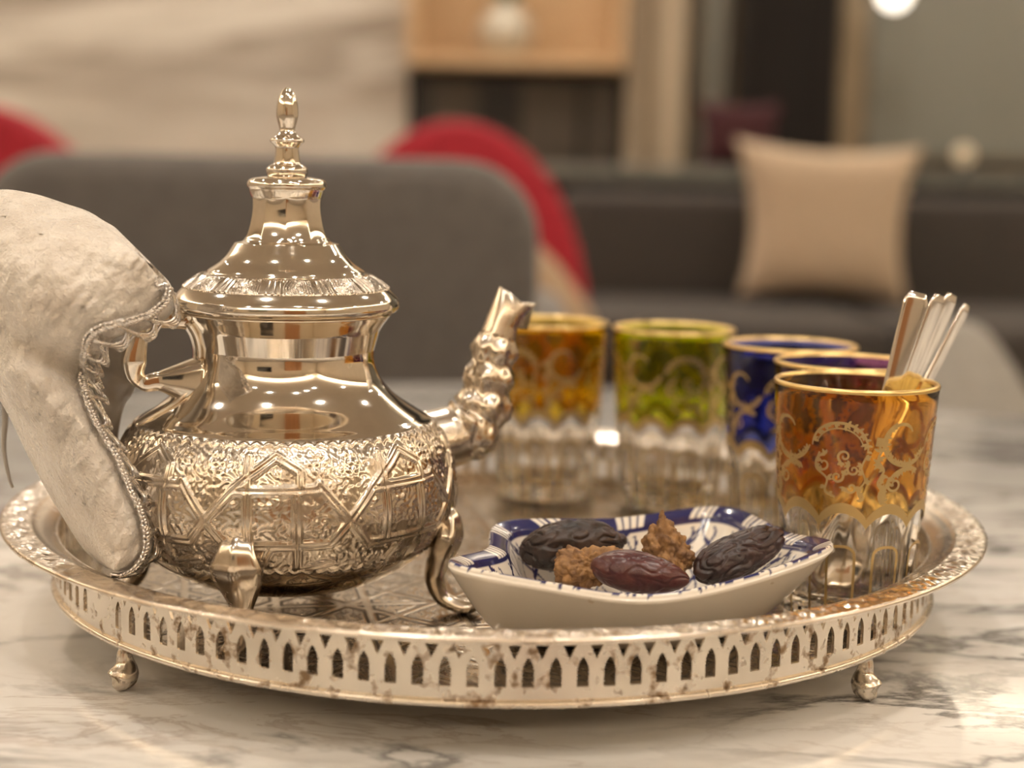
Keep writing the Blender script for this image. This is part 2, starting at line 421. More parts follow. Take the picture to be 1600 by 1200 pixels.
# feet
def tray_foot(a):
    # local x axis outward
    p = spline([(0.0, 0, 0.0200), (0.0015, 0, 0.0160), (0.0012, 0, 0.0120), (0.0014, 0, 0.0085), (0.0026, 0, 0.0052), (0.0044, 0, 0.0030), (0.0062, 0, 0.0026)], 22)
    t = np.linspace(0, 1, 22)
    rad = np.interp(t, [0, .15, .4, .62, .78, .92, 1], [.0046, .0026, .0034, .0058, .0062, .0042, .0012])
    V, F = tube(p, rad*0.8, 14, rn=rad)
    V[:, 2] -= V[:, 2].min(); V[:, 2] *= 0.0192/V[:, 2].max()
    V[:, 0] += 0.1835
    c, s = math.cos(a), math.sin(a)
    return np.stack([V[:, 0]*c - V[:, 1]*s, V[:, 0]*s + V[:, 1]*c, V[:, 2]], 1), F
for d in (-136.6, -40.5, 46, 138):
    V, F = tray_foot(math.radians(d)); mesh_obj('foot', V, F, SILVER_DULL, tray)

# ------------------------------------------------------------------ teapot
PX, PY = -0.0885, 0.610
SC = PY/FPX/math.cos(PITCH)*0.998
pot = thing('teapot', 'engraved silver teapot with tall pointed lid on clawlike feet', 'teapot', (PX, PY, TR))
def zp(y): return at(452, y, PY).z - TR
def PF(l): return [(r*SC, zp(y)) for r, y in l]
# body: bottom to neck lip
bp = smooth_prof(PF([(0.5, 909), (90, 906), (150, 893), (206, 864), (243, 826), (263, 788), (267, 748), (256, 698), (232, 657), (208, 641), (173, 618), (149, 593), (138, 565), (137, 541), (144, 516), (158, 495), (164, 487)]), 14)
bp = np.array(bp); 
# even out along the arc length
d = np.concatenate([[0], np.cumsum(np.hypot(*np.diff(bp, axis=0).T))]); s = np.linspace(0, d[-1], 270)
bp = np.stack([np.interp(s, d, bp[:, 0]), np.interp(s, d, bp[:, 1])], 1)
tn = np.gradient(bp, axis=0); tn /= np.linalg.norm(tn, axis=1)[:, None]; nrm = np.stack([tn[:, 1], -tn[:, 0]], 1)
nt = 960; th = np.linspace(0, 2*PI, nt, endpoint=False)
zT, zB = zp(657), zp(836)
vv = (bp[:, 1]-zB)/(zT-zB)                     # 0..1 over the embossed belt
def strap_field(S, Vv):
    """S: cell coordinate (0..1 repeating), Vv: 0 bottom .. 1 top; metric approx in metres"""
    cellw = 2*PI*0.066/8; hh = 0.045
    Yp = lambda y: (690 - y)/390.0
    segs = [((-.1, Yp(430)), (.5, Yp(425))), ((-.13, Yp(600)), (.58, Yp(592))), ((.58, Yp(590)), (.9, Yp(428))), ((.5, Yp(412)), (.87, Yp(606))),
            ((0, Yp(335)), (0.01, Yp(590))), ((.34, Yp(450)), (.36, Yp(680))), ((0, Yp(390)), (.2, Yp(330))), ((.2, Yp(330)), (.37, Yp(372))),
            ((.37, Yp(372)), (.37, Yp(430))), ((.16, Yp(600)), (.08, Yp(665))), ((.36, Yp(680)), (.62, Yp(655))), ((.9, Yp(428)), (1.0, Yp(390)))]
    D = np.full(S.shape, 9.0); 
    for a, b in segs:
        for k in (-1, 0, 1):
            D = np.minimum(D, seg_d((S+k)*cellw, Vv*hh, (a[0]*cellw, a[1]*hh), (b[0]*cellw, b[1]*hh)))
    return D, S*cellw, Vv*hh
Tg, Vg = np.meshgrid(th, vv, indexing='xy')
S = np.mod((Tg + PI/2 + math.radians(4))/(2*PI/8), 1.0)
D, U, W = strap_field(S, Vg)
wst = 0.0018
strap = np.clip((wst-D)/0.0005, 0, 1)
groove = np.exp(-((D)/0.00045)**2)
field = np.clip((D-wst)/0.0008, 0, 1)
# flowers and beading between the straps
bx, by = 0.0130, 0.0112
cxm = np.mod(U + (np.floor(W/by) % 2)*bx/2, bx) - bx/2; cym = np.mod(W, by) - by/2
rad = np.hypot(cxm, cym); ang = np.arctan2(cym, cxm)
flower = np.clip(1-np.abs(rad-0.0030)/0.0011, 0, 1)*(0.55+0.45*np.cos(6*ang)) + np.clip(1-rad/0.0013, 0, 1) + 0.35*np.clip(1-np.abs(rad-0.0049)/0.0006, 0, 1)
stip = np.sin(U*4200)*np.sin(W*4200)*0.28
belt = np.clip(Vg/0.05, 0, 1)*np.clip((1-Vg)/0.05, 0, 1)
scal = np.abs(np.sin(Tg*40))
bord = np.clip(1-np.abs(Vg-(0.985+0.025*scal))/0.016, 0, 1) + np.clip(1-np.abs(Vg-(0.02-0.03*scal))/0.016, 0, 1)
Hh = belt*(strap*0.0010 - groove*strap*0.0007 + field*(flower*0.00062 + stip*0.00035 + 0.00020*np.sin(U*1150+2*np.sin(W*900))*np.sin(W*1300+1.5*np.sin(U*800)))) + np.clip(bord, 0, 1)*0.0007
R_ = bp[:, 0][:, None] + nrm[:, 0][:, None]*Hh; Z_ = bp[:, 1][:, None] + nrm[:, 1][:, None]*Hh
V = np.stack([R_*np.cos(Tg), R_*np.sin(Tg), Z_], -1).reshape(-1, 3)
F = grid_faces(len(bp), nt)
mi = np.zeros(len(F), dtype=np.int32)
rowmid = (vv[:-1]+vv[1:])/2
mi[:] = np.repeat(((rowmid > -0.04) & (rowmid < 1.03)).astype(np.int32), nt)
nv = len(V); V = np.concatenate([V, [[0, 0, bp[0, 1]]]]); F += [(nv, (j+1) % nt, j) for j in range(nt)]; mi = np.concatenate([mi, np.zeros(nt, np.int32)])
# neck lip turned inward
ip = [(bp[-1, 0]-0.002, bp[-1, 1]+0.0004), (bp[-1, 0]-0.0035, bp[-1, 1]-0.002), (0.030, bp[-1, 1]-0.03)]
base = (len(bp)-1)*nt; 
for (r, z) in ip:
    off = len(V); V = np.concatenate([V, np.stack([r*np.cos(th), r*np.sin(th), np.full(nt, z)], 1)])
    F += [(base+j, base+(j+1) % nt, off+(j+1) % nt, off+j) for j in range(nt)]; mi = np.concatenate([mi, np.zeros(nt, np.int32)]); base = off
mesh_obj('body', V, F, None, pot, mats=[SILVER, SILVER_EMB], midx=mi)

# lid
lp = smooth_prof(PF([(150, 489), (160, 486), (171, 483), (171, 483), (175, 477), (175, 470), (175, 470), (172, 463), (160, 450), (140, 435), (123, 426), (123, 426), (119, 421), (104, 411), (93, 400), (85, 388), (80, 380), (80, 380), (68, 377), (64, 371), (64, 371), (58, 352), (54, 328), (54, 309), (54, 309), (57, 300), (58, 296), (58, 296), (61, 291), (60, 285), (55, 280), (40, 277), (30, 276)]), 6)
lp = np.array(lp); nt = 480; th = np.linspace(0, 2*PI, nt, endpoint=False)
rows = []
zf0, zf1 = zp(372), zp(308); ze0, ze1 = zp(449), zp(429)
for (r, z) in lp:
    rr = np.full(nt, r)
    if zf0 <= z <= zf1:
        k = 10; a = np.mod(th+0.2, 2*PI/k) - PI/k
        f = math.sin(PI*(z-zf0)/(zf1-zf0))**0.4
        rr = r*(1 - 0.85*f*(1-math.cos(PI/k)/np.cos(a))) 
    zz = np.full(nt, z)
    rows.append(np.stack([rr*np.cos(th), rr*np.sin(th), zz], 1))
V = np.concatenate(rows); F = grid_faces(len(lp), nt)
nv = len(V); V = np.concatenate([V, [[0, 0, lp[-1, 1]], [0, 0, lp[0, 1]]]])
top = (len(lp)-1)*nt
for j in range(nt):
    k = (j+1) % nt; F.append((nv, top+j, top+k)); F.append((nv+1, k, j))
lid = mesh_obj('lid', V, F, SILVER, pot)
# embossed ring on the lid: bars and flowers standing proud
q = np.array(PF([(158.5, 449), (149, 442), (141, 436), (129, 429)])); nr_ = 26
zz = np.linspace(zp(450), zp(428), nr_); _m = lp[lp[:, 1] > zp(469)]; rr = np.interp(zz, _m[:, 1], _m[:, 0])
nt2 = 1200; th2 = np.linspace(0, 2*PI, nt2, endpoint=False); u = np.mod(th2*12/(2*PI)+0.2, 1.0)
rows = []
for i in range(nr_):
    e = i/(nr_-1); env = min(1, e/0.12, (1-e)/0.12)
    bars = np.clip(np.cos(u*2*PI*9)*2, 0, 1)*(np.abs(u-0.2) < 0.17)
    cx = (u-0.68)*0.034; cy = (e-0.5)*0.009
    rd = np.hypot(cx, cy); an = np.arctan2(cy, cx)
    flo = np.clip(np.cos(rd*3800 + 2*np.cos(5*an)), 0, 1)*(np.abs(u-0.68) < 0.28)
    h = -0.0001 + env*(0.00065*bars + 0.00060*flo + 0.0003*np.clip(np.sin(th2*200), 0, 1)*(e > 0.9)) + 0.0002*(e < 0.1)*(e > 0.01)
    r = rr[i] + h*0.6; z = zz[i] + h*0.8 + 0.00015
    rows.append(np.stack([r*np.cos(th2), r*np.sin(th2), z], 1))
mesh_obj('embossed_ring', np.concatenate(rows), grid_faces(nr_, nt2), SILVER_EMB, lid)
# finial
fpz = smooth_prof(PF([(27, 279), (31, 272), (32, 265), (28, 260), (21, 256), (21, 256), (19, 244), (18, 231), (22, 225), (22, 225), (26, 221), (25, 217), (18, 212), (18, 212), (13, 206), (12, 202), (13.5, 195), (16.5, 183), (17, 173), (15.5, 160), (11, 147), (5.5, 139), (0.6, 136)]), 6)
V, F = lathe(fpz, 96, lambda i: 8 if fpz[i][1] > zp(213) or zp(255) < fpz[i][1] < zp(229) else 0)
mesh_obj('finial', V, F, SILVER, lid)

# spout, pointing right and a little away
SA = math.radians(22)
sdir = np.array([math.cos(SA), math.sin(SA)])
def pot_xy(r, z, a): return (r*math.cos(a), r*math.sin(a), z)
def rx(px): return ((px-452)*SC)/math.cos(SA)*1.04
sp_px = [(632, 706), (668, 700), (703, 692), (730, 676), (745, 650), (752, 615), (758, 580), (765, 545), (773, 512)]
path = spline([pot_xy(rx(x), zp(y), SA) for x, y in sp_px], 90)
t = np.linspace(0, 1, 90)
rad = np.interp(t, [0, .12, .25, .45, .7, .9, 1], [.0120, .0140, .0140, .0118, .0100, .0086, .0076])
T, Nn, Bb = frames(path)
m = 40; a = np.linspace(0, 2*PI, m, endpoint=False)
rows = []
side = np.array([-math.sin(SA), math.cos(SA), 0])
for i in range(90):
    k = 8; aa = np.mod(a, 2*PI/k) - PI/k
    tt_ = t[i]
    bumps = 0
    if tt_ > 0.30 and tt_ < 0.93:
        ph = (tt_-0.30)/0.63*4.0
        bumps = 0.16*abs(math.sin(PI*ph))**1.5 - 0.03 + 0.10*np.cos(6*a + PI*math.floor(ph))*math.sin(PI*(ph % 1)) + 0.05*np.cos(12*a + 9*ph)
    r = rad[i]*(0.93 + bumps)*(0.5+0.5*math.cos(PI/k)/np.cos(aa))
    B2 = side; N2 = np.cross(B2, T[i]); N2 /= np.linalg.norm(N2)
    rows.append(path[i] + np.outer(r*np.cos(a), N2) + np.outer(r*np.sin(a), B2))
# beak: high heel on the pot side and a lip drawn out and down
e1 = np.array(pot_xy(rx(769), zp(449), SA)); e2 = np.array(pot_xy(rx(829), zp(479), SA))
N2 = np.cross(side, T[-1]); N2 /= np.linalg.norm(N2)
outdir = np.array([math.cos(SA), math.sin(SA), 0])
sgn = 1 if N2 @ outdir > 0 else -1
mid = (e1+e2)/2
for f_, wd in ((0.25, 0.0068), (0.5, 0.0064), (0.75, 0.0058), (0.92, 0.0050), (1.0, 0.0046)):
    ring = []
    for j in range(m):
        c, s_ = math.cos(a[j])*sgn, math.sin(a[j])
        tgt = (mid + (e2-mid)*c if c > 0 else mid + (e1-mid)*(-c)) + side*wd*s_*(1-0.75*max(c, 0)**2)
        # the mouth dips between heel and lip
        tgt = tgt + np.array([0, 0, -0.0030*(1-abs(c))])
        src = rows[89][j]
        g_ = f_**(1 + 1.6*max(c, 0))
        ring.append(src*(1-g_) + tgt*g_)
    rows.append(np.array(ring))
inn = rows[-1]; cen = inn.mean(0)
rows.append(cen + (inn-cen)*0.86 + np.array([0, 0, -0.0006]))
rows.append(cen + (inn-cen)*0.5 - np.array([0, 0, 0.012]))
V = np.concatenate(rows); F = grid_faces(len(rows), m, flip=False)
F.append(tuple((len(rows)-1)*m + j for j in range(m)))
mesh_obj('spout', V, F, SILVER_EMB, pot)

# handle, pointing left and a little towards the camera
HA = math.radians(180+22)
def hx(px): return ((452-px)*SC)/math.cos(math.radians(22))*0.985
hp = [(330, 497), (292, 495), (256, 497), (242, 508), (236, 530), (231, 560), (233, 580), (246, 592), (264, 590), (288, 591), (322, 594)]
path = spline([pot_xy(hx(x), zp(y), HA) for x, y in hp], 60); t = np.linspace(0, 1, 60)
rad = np.interp(t, [0, .2, .35, .55, .68, .78, .88, 1], [.0046, .0036, .0030, .0046, .0030, .0036, .0066, .0105])
rb = np.interp(t, [0, .2, .55, .68, .78, .88, 1], [.0050, .0034, .0050, .0032, .0040, .0070, .0100])
V, F = tube(path, rad, 20, rn=rb, shape=0.5); mesh_obj('handle', V, F, SILVER, pot)
# strap that carries the handle down over the shoulder
sp2 = [(338, 505), (322, 540), (326, 580), (312, 610), (282, 634), (250, 652)]
prof_r = lambda y: float(np.interp(zp(y), bp[:, 1], bp[:, 0]))
path = spline([pot_xy(prof_r(y)+0.0006, zp(y), HA) for y in (500, 520, 545, 570, 595, 615, 632, 646, 656)], 40)
V, F = tube(path, np.linspace(0.0018, 0.0012, 40), 12, rn=np.interp(np.linspace(0, 1, 40), [0, .3, .6, 1], [.0075, .0055, .0085, .0035])); 
mesh_obj('handle_strap', V, F, SILVER, pot)
# hinge and thumb plate at the lid edge
path = spline([pot_xy(r, z, HA) for r, z in ((0.034, zp(463)), (0.041, zp(470)), (0.047, zp(474)), (0.051, zp(473)))], 16)
V, F = tube(path, [0.0012]*16, 10, rn=np.linspace(0.010, 0.0045, 16)); mesh_obj('thumb_plate', V, F, SILVER, lid)
c0 = np.array(pot_xy(0.0425, zp(487), HA)); sd = np.array([-math.sin(HA), math.cos(HA), 0])
V, F = tube([c0 - sd*0.006, c0 - sd*0.003, c0, c0 + sd*0.003, c0 + sd*0.006], 0.0027, 14); mesh_obj('hinge', V, F, SILVER_DULL, pot)

# four feet
def pot_foot(a):
    P = [(0.0540, 0.0385), (0.0610, 0.0405), (0.0655, 0.0380), (0.0655, 0.0310), (0.0620, 0.0225), (0.0600, 0.0140), (0.0630, 0.0062), (0.0700, 0.0030), (0.0755, 0.0030), (0.0785, 0.0046)]
    path = spline([(r, 0, z) for r, z in P], 44); t = np.linspace(0, 1, 44)
    wy = np.interp(t, [0, .10, .20, .30, .42, .58, .72, .86, .95, 1], [.0045, .0060, .0066, .0100, .0086, .0044, .0032, .0042, .0040, .0016])
    wx = np.interp(t, [0, .10, .20, .30, .42, .58, .72, .86, .95, 1], [.0020, .0030, .0040, .0052, .0052, .0040, .0032, .0028, .0024, .0012])
    T = np.gradient(path, axis=0); T /= np.linalg.norm(T, axis=1)[:, None]
    m = 24; b = np.linspace(0, 2*PI, m, endpoint=False); rows = []
    for i in range(44):
        yv = np.array([0, 1, 0]); xv = np.cross(yv, T[i])
        ca, sa = np.cos(b), np.sin(b)
        k = 0.85; 
        ridge = 1 + 0.10*np.cos(6*b)*math.sin(PI*min(1, t[i]/0.5))
        rows.append(path[i] + np.outer(wx[i]*ca*ridge, xv) + np.outer(wy[i]*sa*ridge, yv))
    V = np.concatenate(rows); F = grid_faces(44, m); F += [tuple(range(m))[::-1], tuple(43*m+j for j in range(m))]
    V[:, 2] -= V[:, 2].min()*np.clip((0.025-V[:, 2])/0.025, 0, 1)**0.5
    c, s = math.cos(a), math.sin(a)
    return np.stack([V[:, 0]*c-V[:, 1]*s, V[:, 0]*s+V[:, 1]*c, V[:, 2]], 1), F
for d in (-97, -7, 83, 173):
    V, F = pot_foot(math.radians(d)); mesh_obj('foot', V, F, SILVER_EMB, pot)

# ------------------------------------------------------------------ glasses
GH, GRT, GRB = 0.0945, 0.0320, 0.0256
NS = 10
def g_r(z): return GRB + (GRT-GRB)*(z/GH)**0.95
def zs(th): 
    return 0.0425 + 0.0062*np.abs(np.sin(th*NS/2))**0.75
def build_glass(name, label, loc, rot, tint, group, deco=None, proto={}):
    g = thing(name, label, 'glass', loc, rot, group)
    key = tint.name
    nt = 240; th = np.linspace(0, 2*PI, nt, endpoint=False)
    zsc = zs(th)
    rows = []; tintrow = []
    def flute(z):
        f = max(0.0, min(1.0, (zsc.min()-0.001-z)/0.004)) if z < zsc.min() else 0
        return f
    for q in np.linspace(0, 1, 16):
        z = q*zsc
        base = GRB + (GRT-GRB)*(z/GH)**0.95
        fl = np.clip((zsc-z)/0.006, 0, 1)*np.clip(z/0.003+0.3, 0, 1)
        dpt = 0.0011*np.abs(np.cos(th*NS/2))**6 + 0.0007*(0.5-0.5*np.cos(th*NS*2))
        r = base - fl*dpt
        if q == 0: r = r - 0.0012
        rows.append(np.stack([r*np.cos(th), r*np.sin(th), z], 1))
    for q in np.linspace(0, 1, 13)[1:]:
        z = zsc + (GH-0.0008-zsc)*q
        r = GRB + (GRT-GRB)*(z/GH)**0.95
        rows.append(np.stack([r*np.cos(th), r*np.sin(th), z], 1))
    no = len(rows)
    for r, z in ((GRT-0.0004, GH-0.0001), (GRT-0.0009, GH), (GRT-0.0014, GH-0.0003), (GRT-0.0017, GH-0.0010)):
        rows.append(np.stack([r*np.cos(th), r*np.sin(th), np.full(nt, z)], 1))
    for z in np.linspace(GH-0.0010, 0.013, 14)[1:]:
        r = g_r(z) - 0.0018 - max(0, (0.046-z))/0.03*0.0006
        rows.append(np.stack([r*np.cos(th), r*np.sin(th), np.full(nt, z)], 1))
    for r, z in ((0.0222, 0.0095), (0.018, 0.0075), (0.010, 0.0068)):
        rows.append(np.stack([r*np.cos(th), r*np.sin(th), np.full(nt, z)], 1))
    V = np.concatenate(rows); F = grid_faces(len(rows), nt)
    mi = np.zeros(len(F), np.int32); mi[15*nt:(no-1)*nt] = 1
    nv = len(V); V = np.concatenate([V, [[0, 0, 0.0016], [0, 0, 0.0066]]])
    top = (len(rows)-1)*nt
    F += [(nv, (j+1) % nt, j) for j in range(nt)] + [(nv+1, top+j, top+(j+1) % nt) for j in range(nt)]
    mi = np.concatenate([mi, np.zeros(2*nt, np.int32)])
    mesh_obj('glass_body', V, F, None, g, mats=[CLEAR, tint], midx=mi)
    if 'rim' not in proto:
        rp = [(GRT+0.0001, GH-0.0016), (GRT+0.00025, GH-0.0008), (GRT-0.0002, GH+0.0001), (GRT-0.0009, GH+0.00025), (GRT-0.0016, GH-0.0001), (GRT-0.0019, GH-0.0012)]
        V, F = lathe(rp, 180); F = [f for f in F if len(f) == 4]
        proto['rim'] = mesh_obj('gold_rim', V, F, GOLD, g)
        n2 = 600; t2 = np.linspace(0, 2*PI, n2, endpoint=False); rws = []
        for dz in (-0.0019, -0.0006, 0.0010, 0.0022):
            z = zs(t2) + dz; r = GRB + (GRT-GRB)*(z/GH)**0.95 + 0.00012
            rws.append(np.stack([r*np.cos(t2), r*np.sin(t2), z], 1))
        proto['band'] = mesh_obj('gold_scallop_band', np.concatenate(rws), grid_faces(4, n2), GOLD_D, g)
        # one loop: an arch with rounded shoulders running down to the foot
        lw, ltop = 0.0056, 0.0335
        pl = [(-lw, 0.003), (-lw, 0.015), (-lw, ltop-0.004), (-lw*0.82, ltop-0.0012), (-lw*0.4, ltop), (lw*0.4, ltop), (lw*0.82, ltop-0.0012), (lw, ltop-0.004), (lw, 0.015), (lw, 0.003)]
        pl = spline(pl, 60)
        V, F = ribbon(pl, 0.0011, 0.00020)
        lp0 = mesh_obj('gold_loop', V, F, GOLD_D, g); proto['loop'] = lp0
        lp0.rotation_euler = (0, 0, PI/NS)
        first = True
    else:
        share(proto['rim'], g); share(proto['band'], g); first = False
    for k in range(1 if first else 0, NS):
        c = share(proto['loop'], g); c.rotation_euler = (0, 0, PI/NS + 2*PI*k/NS)
    if 'fil' not in proto: proto['fil'] = mesh_obj('gold_filigree', *filigree(), GOLD_D, g)
    else: share(proto['fil'], g)
    return g
def surf(s, z, off):
    """(s, z) in metres unrolled at the mid radius -> point on the outside of the glass"""
    a = s/0.0300; z = np.asarray(z, float)
    r = GRB + (GRT-GRB)*(np.clip(z, 0, GH)/GH)**0.95 + off
    return np.stack([r*np.cos(a), r*np.sin(a), z], -1)
def ribbon(P, width, off):
    P = np.asarray(P, float); n = len(P)
    wd = np.broadcast_to(np.asarray(width, float), (n,))
    T = np.gradient(P, axis=0); T /= np.linalg.norm(T, axis=1)[:, None] + 1e-12
    Nn = np.stack([-T[:, 1], T[:, 0]], 1)
    A = P + Nn*wd[:, None]/2; B = P - Nn*wd[:, None]/2
    V = np.concatenate([surf(A[:, 0], A[:, 1], off), surf(B[:, 0], B[:, 1], off)])
    return V, [(i, n+i, n+i+1, i+1) for i in range(n-1)]
def leaf2(x, z, ang, ln, wd, off=0.00014):
    t = np.linspace(0, 1, 7)
    P = np.stack([x + ln*t*math.cos(ang), z + ln*t*math.sin(ang)], 1)
    return ribbon(P, wd*np.sin(PI*np.clip(t, 0.04, 0.97))**0.8, off)
def scroll(x, z, ang, size, turns=1.3, mirror=1, wd=0.0006):
    t = np.linspace(0, 1, 36)
    r = size*(1-0.85*t)
    a = ang + mirror*turns*2*PI*t
    P = np.stack([x + r*np.cos(a), z + r*np.sin(a)], 1)
    return ribbon(P, wd*(1.25-0.5*t), 0.00013)
def filigree():
    parts = []
    R_ = random.Random(3)
    period = 2*PI*0.0300/4
    def arc(cx, cz, rx_, rz_, a0, a1, w0, w1, n=44):
        t = np.linspace(0, 1, n); a = np.radians(a0 + (a1-a0)*t)
        P = np.stack([cx + rx_*np.cos(a), cz + rz_*np.sin(a)], 1)
        parts.append(ribbon(P, w0 + (w1-w0)*np.sin(PI*t)**0.7, 0.00014)); return P, a
    def sprig(x, z, ang, n=3, ln=0.0030):
        for j in range(n):
            parts.append(leaf2(x, z, ang + (j-(n-1)/2)*0.75 + R_.uniform(-.15, .15), ln*R_.uniform(.6, 0.95), 0.0011))
    for k in range(4):
        o = k*period
        # arched spray with leaves hanging inside it
        P, a = arc(o-0.0115, 0.0720, 0.0105, 0.0098, 178, -8, 0.0005, 0.0011)
        arc(o-0.0115, 0.0717, 0.0088, 0.0080, 165, 10, 0.0004, 0.0006)
        for i in range(24, 44, 3): parts.append(leaf2(P[i, 0], P[i, 1], a[i]-0.4, 0.0018, 0.0010))
        for i in range(3, 43, 5): sprig(P[i, 0], P[i, 1], a[i]+PI+0.5, 2, 0.0030)
        for (x, z, sz, an, mi_) in ((-0.0175, 0.0655, 0.0036, 1.4, 1), (-0.0095, 0.0690, 0.0026, 4.2, -1), (-0.0060, 0.0640, 0.0024, 2.2, 1), (-0.0120, 0.0610, 0.0024, 0.4, -1), (-0.0065, 0.0570, 0.0022, 3.2, 1)):
            parts.append(scroll(o+x, z, an, sz, 1.25, mi_, 0.0008)); sprig(o+x+sz*math.cos(an), z+sz*math.sin(an), an+0.6, 3, 0.0026)
        v = spline([(o-0.0190, 0.0700), (o-0.0205, 0.0640), (o-0.0160, 0.0600), (o-0.0165, 0.0550), (o-0.0125, 0.0530)], 40); parts.append(ribbon(v, 0.0008, 0.00014))
        for i in range(4, 40, 6): sprig(v[i, 0], v[i, 1], R_.uniform(0, 6.3), 2, 0.0030)
        v = spline([(o-0.0010, 0.0700), (o-0.0030, 0.0650), (o-0.0015, 0.0600), (o-0.0040, 0.0555), (o-0.0020, 0.0520)], 40); parts.append(ribbon(v, 0.0007, 0.00014))
        for i in range(3, 40, 6): sprig(v[i, 0], v[i, 1], R_.uniform(0, 6.3), 3, 0.0026)
        # crescent lying on its back with a clasp, leaves rising inside it
        P, a = arc(o+0.0145, 0.0745, 0.0098, 0.0090, 120, 345, 0.0005, 0.0010)
        parts.append(ribbon(np.array([(o+0.0018, 0.0752), (o+0.0035, 0.0750), (o+0.0052, 0.0748)]), 0.0034, 0.00014))
        for i in range(4, 44, 4): sprig(P[i, 0], P[i, 1], a[i]+PI, 3, 0.0034)
        arc(o+0.0120, 0.0770, 0.0050, 0.0048, 160, 20, 0.0005, 0.0013)
        v = spline([(o+0.0045, 0.0720), (o+0.0030, 0.0680), (o+0.0055, 0.0640), (o+0.0035, 0.0590), (o+0.0060, 0.0550), (o+0.0055, 0.0505)], 50); parts.append(ribbon(v, 0.0009, 0.00014))
        for i in range(2, 50, 5): sprig(v[i, 0], v[i, 1], R_.uniform(0, 6.3), 3, 0.0034)
        parts.append(leaf2(o+0.0055, 0.0575, -PI/2, 0.0070, 0.0036))
        parts.append(scroll(o+0.0105, 0.0585, 2.2, 0.0034, 1.3, 1, 0.0009))
        v = spline([(o+0.0060, 0.0560), (o+0.0100, 0.0625), (o+0.0160, 0.0650), (o+0.0200, 0.0640)], 40); parts.append(ribbon(v, 0.0010, 0.00014))
        for i in range(8, 40, 5): sprig(v[i, 0], v[i, 1], -PI/2 + R_.uniform(-.5, .5), 3, 0.0030)
    return join(parts)
GL = [('amber', 'amber tea glass with gold scrollwork holding the teaspoons', (0.1358, 0.6134), AMBER, 0.0),
      ('purple', 'dark purple gold-rimmed tea glass beside the glass of spoons', (0.1466, 0.6800), PURPLE, 0.9),
      ('blue', 'cobalt blue tea glass with gold scrollwork between the green and purple glasses', (0.1330, 0.7475), BLUE, 0.2),
      ('green', 'lime green tea glass with gold rim and fluted clear base', (0.0841, 0.8172), GREEN, 0.5),
      ('orange', 'empty orange tea glass standing behind the teapot spout', (0.0190, 0.8370), AMBER2, 1.4)]
for nm, lab, (gx, gy), tm, rz in GL:
    build_glass('tea_glass', lab, (gx, gy, TR), rz - PI/2, tm, 'tea glasses on the tray')

# ------------------------------------------------------------------ spoons in the amber glass
def spoon(label, bowl, tip, facing, wscale=1.0):
    b = Vector(bowl); e = Vector(tip); ax = (e-b); ln = ax.length; ax.normalize()
    f = Vector(facing); f = (f - ax*f.dot(ax)).normalized(); sd = ax.cross(f)
    t_ = thing('teaspoon', label, 'spoon', b, 0, 'teaspoons in the amber glass')
    def W(p): v = sd*p[0] + ax*p[1] + f*p[2]; return (v.x, v.y, v.z)
    # bowl: shallow egg-shaped cup
    nu, nv_ = 26, 10; rows = []
    for sgn in (1, -1):
        for i in range(nv_):
            q = i/(nv_-1) if sgn == 1 else 1-i/(nv_-1)
            row = []
            for j in range(nu):
                a = 2*PI*j/nu
                L = 0.0175; wd = 0.0115*(1-0.18*math.sin(a))
                x = q*wd*math.cos(a); y = 0.0175 + q*L*math.sin(a)
                z = -0.0045*(1-q*q) + (0.0009 if sgn == 1 else 0)
                row.append(W((x, y, z)))
            rows.append(row)
    V = np.array(rows).reshape(-1, 3); F = grid_faces(len(rows), nu, flip=True)
    mesh_obj('bowl', V, F, STEEL, t_)
    n = 30; t = np.linspace(0, 1, n)
    y = 0.033 + (ln-0.033)*t
    wd = np.interp(t, [0, .08, .3, .8, .96, .99, 1], [.0030, .0023, .0024, .0046, .0050, .0046, .0032])*wscale
    thk = np.interp(t, [0, .1, 1], [.0010, .0013, .0009])
    zc = 0.0022*np.sin(PI*t)*0.6
    rows = []
    a = np.linspace(0, 2*PI, 16, endpoint=False)
    for i in range(n):
        rows.append([W((wd[i]*np.sign(math.cos(q))*abs(math.cos(q))**0.6, y[i], zc[i] + thk[i]*np.sign(math.sin(q))*abs(math.sin(q))**0.8)) for q in a])
    V = np.array(rows).reshape(-1, 3); F = grid_faces(n, 16) + [tuple(range(16))[::-1], tuple((n-1)*16+j for j in range(16))]
    mesh_obj('handle', V, F, STEEL, t_)
    return t_
G0 = Vector((0.1358, 0.6134, TR))
def tipat(px, py, Y): return at(px, py, Y)
spoon('broad teaspoon handle leaning at the left of the spoons', G0 + Vector((-0.0075, -0.006, 0.0110)), tipat(1435, 457, 0.604), (0.15, -1, 0.1), 1.0)
spoon('teaspoon leaning just behind the broad handled one', G0 + Vector((-0.0095, 0.002, 0.0125)), tipat(1468, 461, 0.612), (0.75, -0.7, 0.1), 1.0)
spoon('teaspoon leaning between its neighbours with a rounded handle end', G0 + Vector((-0.0100, 0.008, 0.0145)), tipat(1488, 460, 0.622), (0.7, -0.75, 0.1), 0.95)
spoon('shortest teaspoon leaning furthest out of the amber glass', G0 + Vector((-0.0085, 0.011, 0.0165)), tipat(1511, 477, 0.634), (0.85, -0.6, 0.1), 0.8)

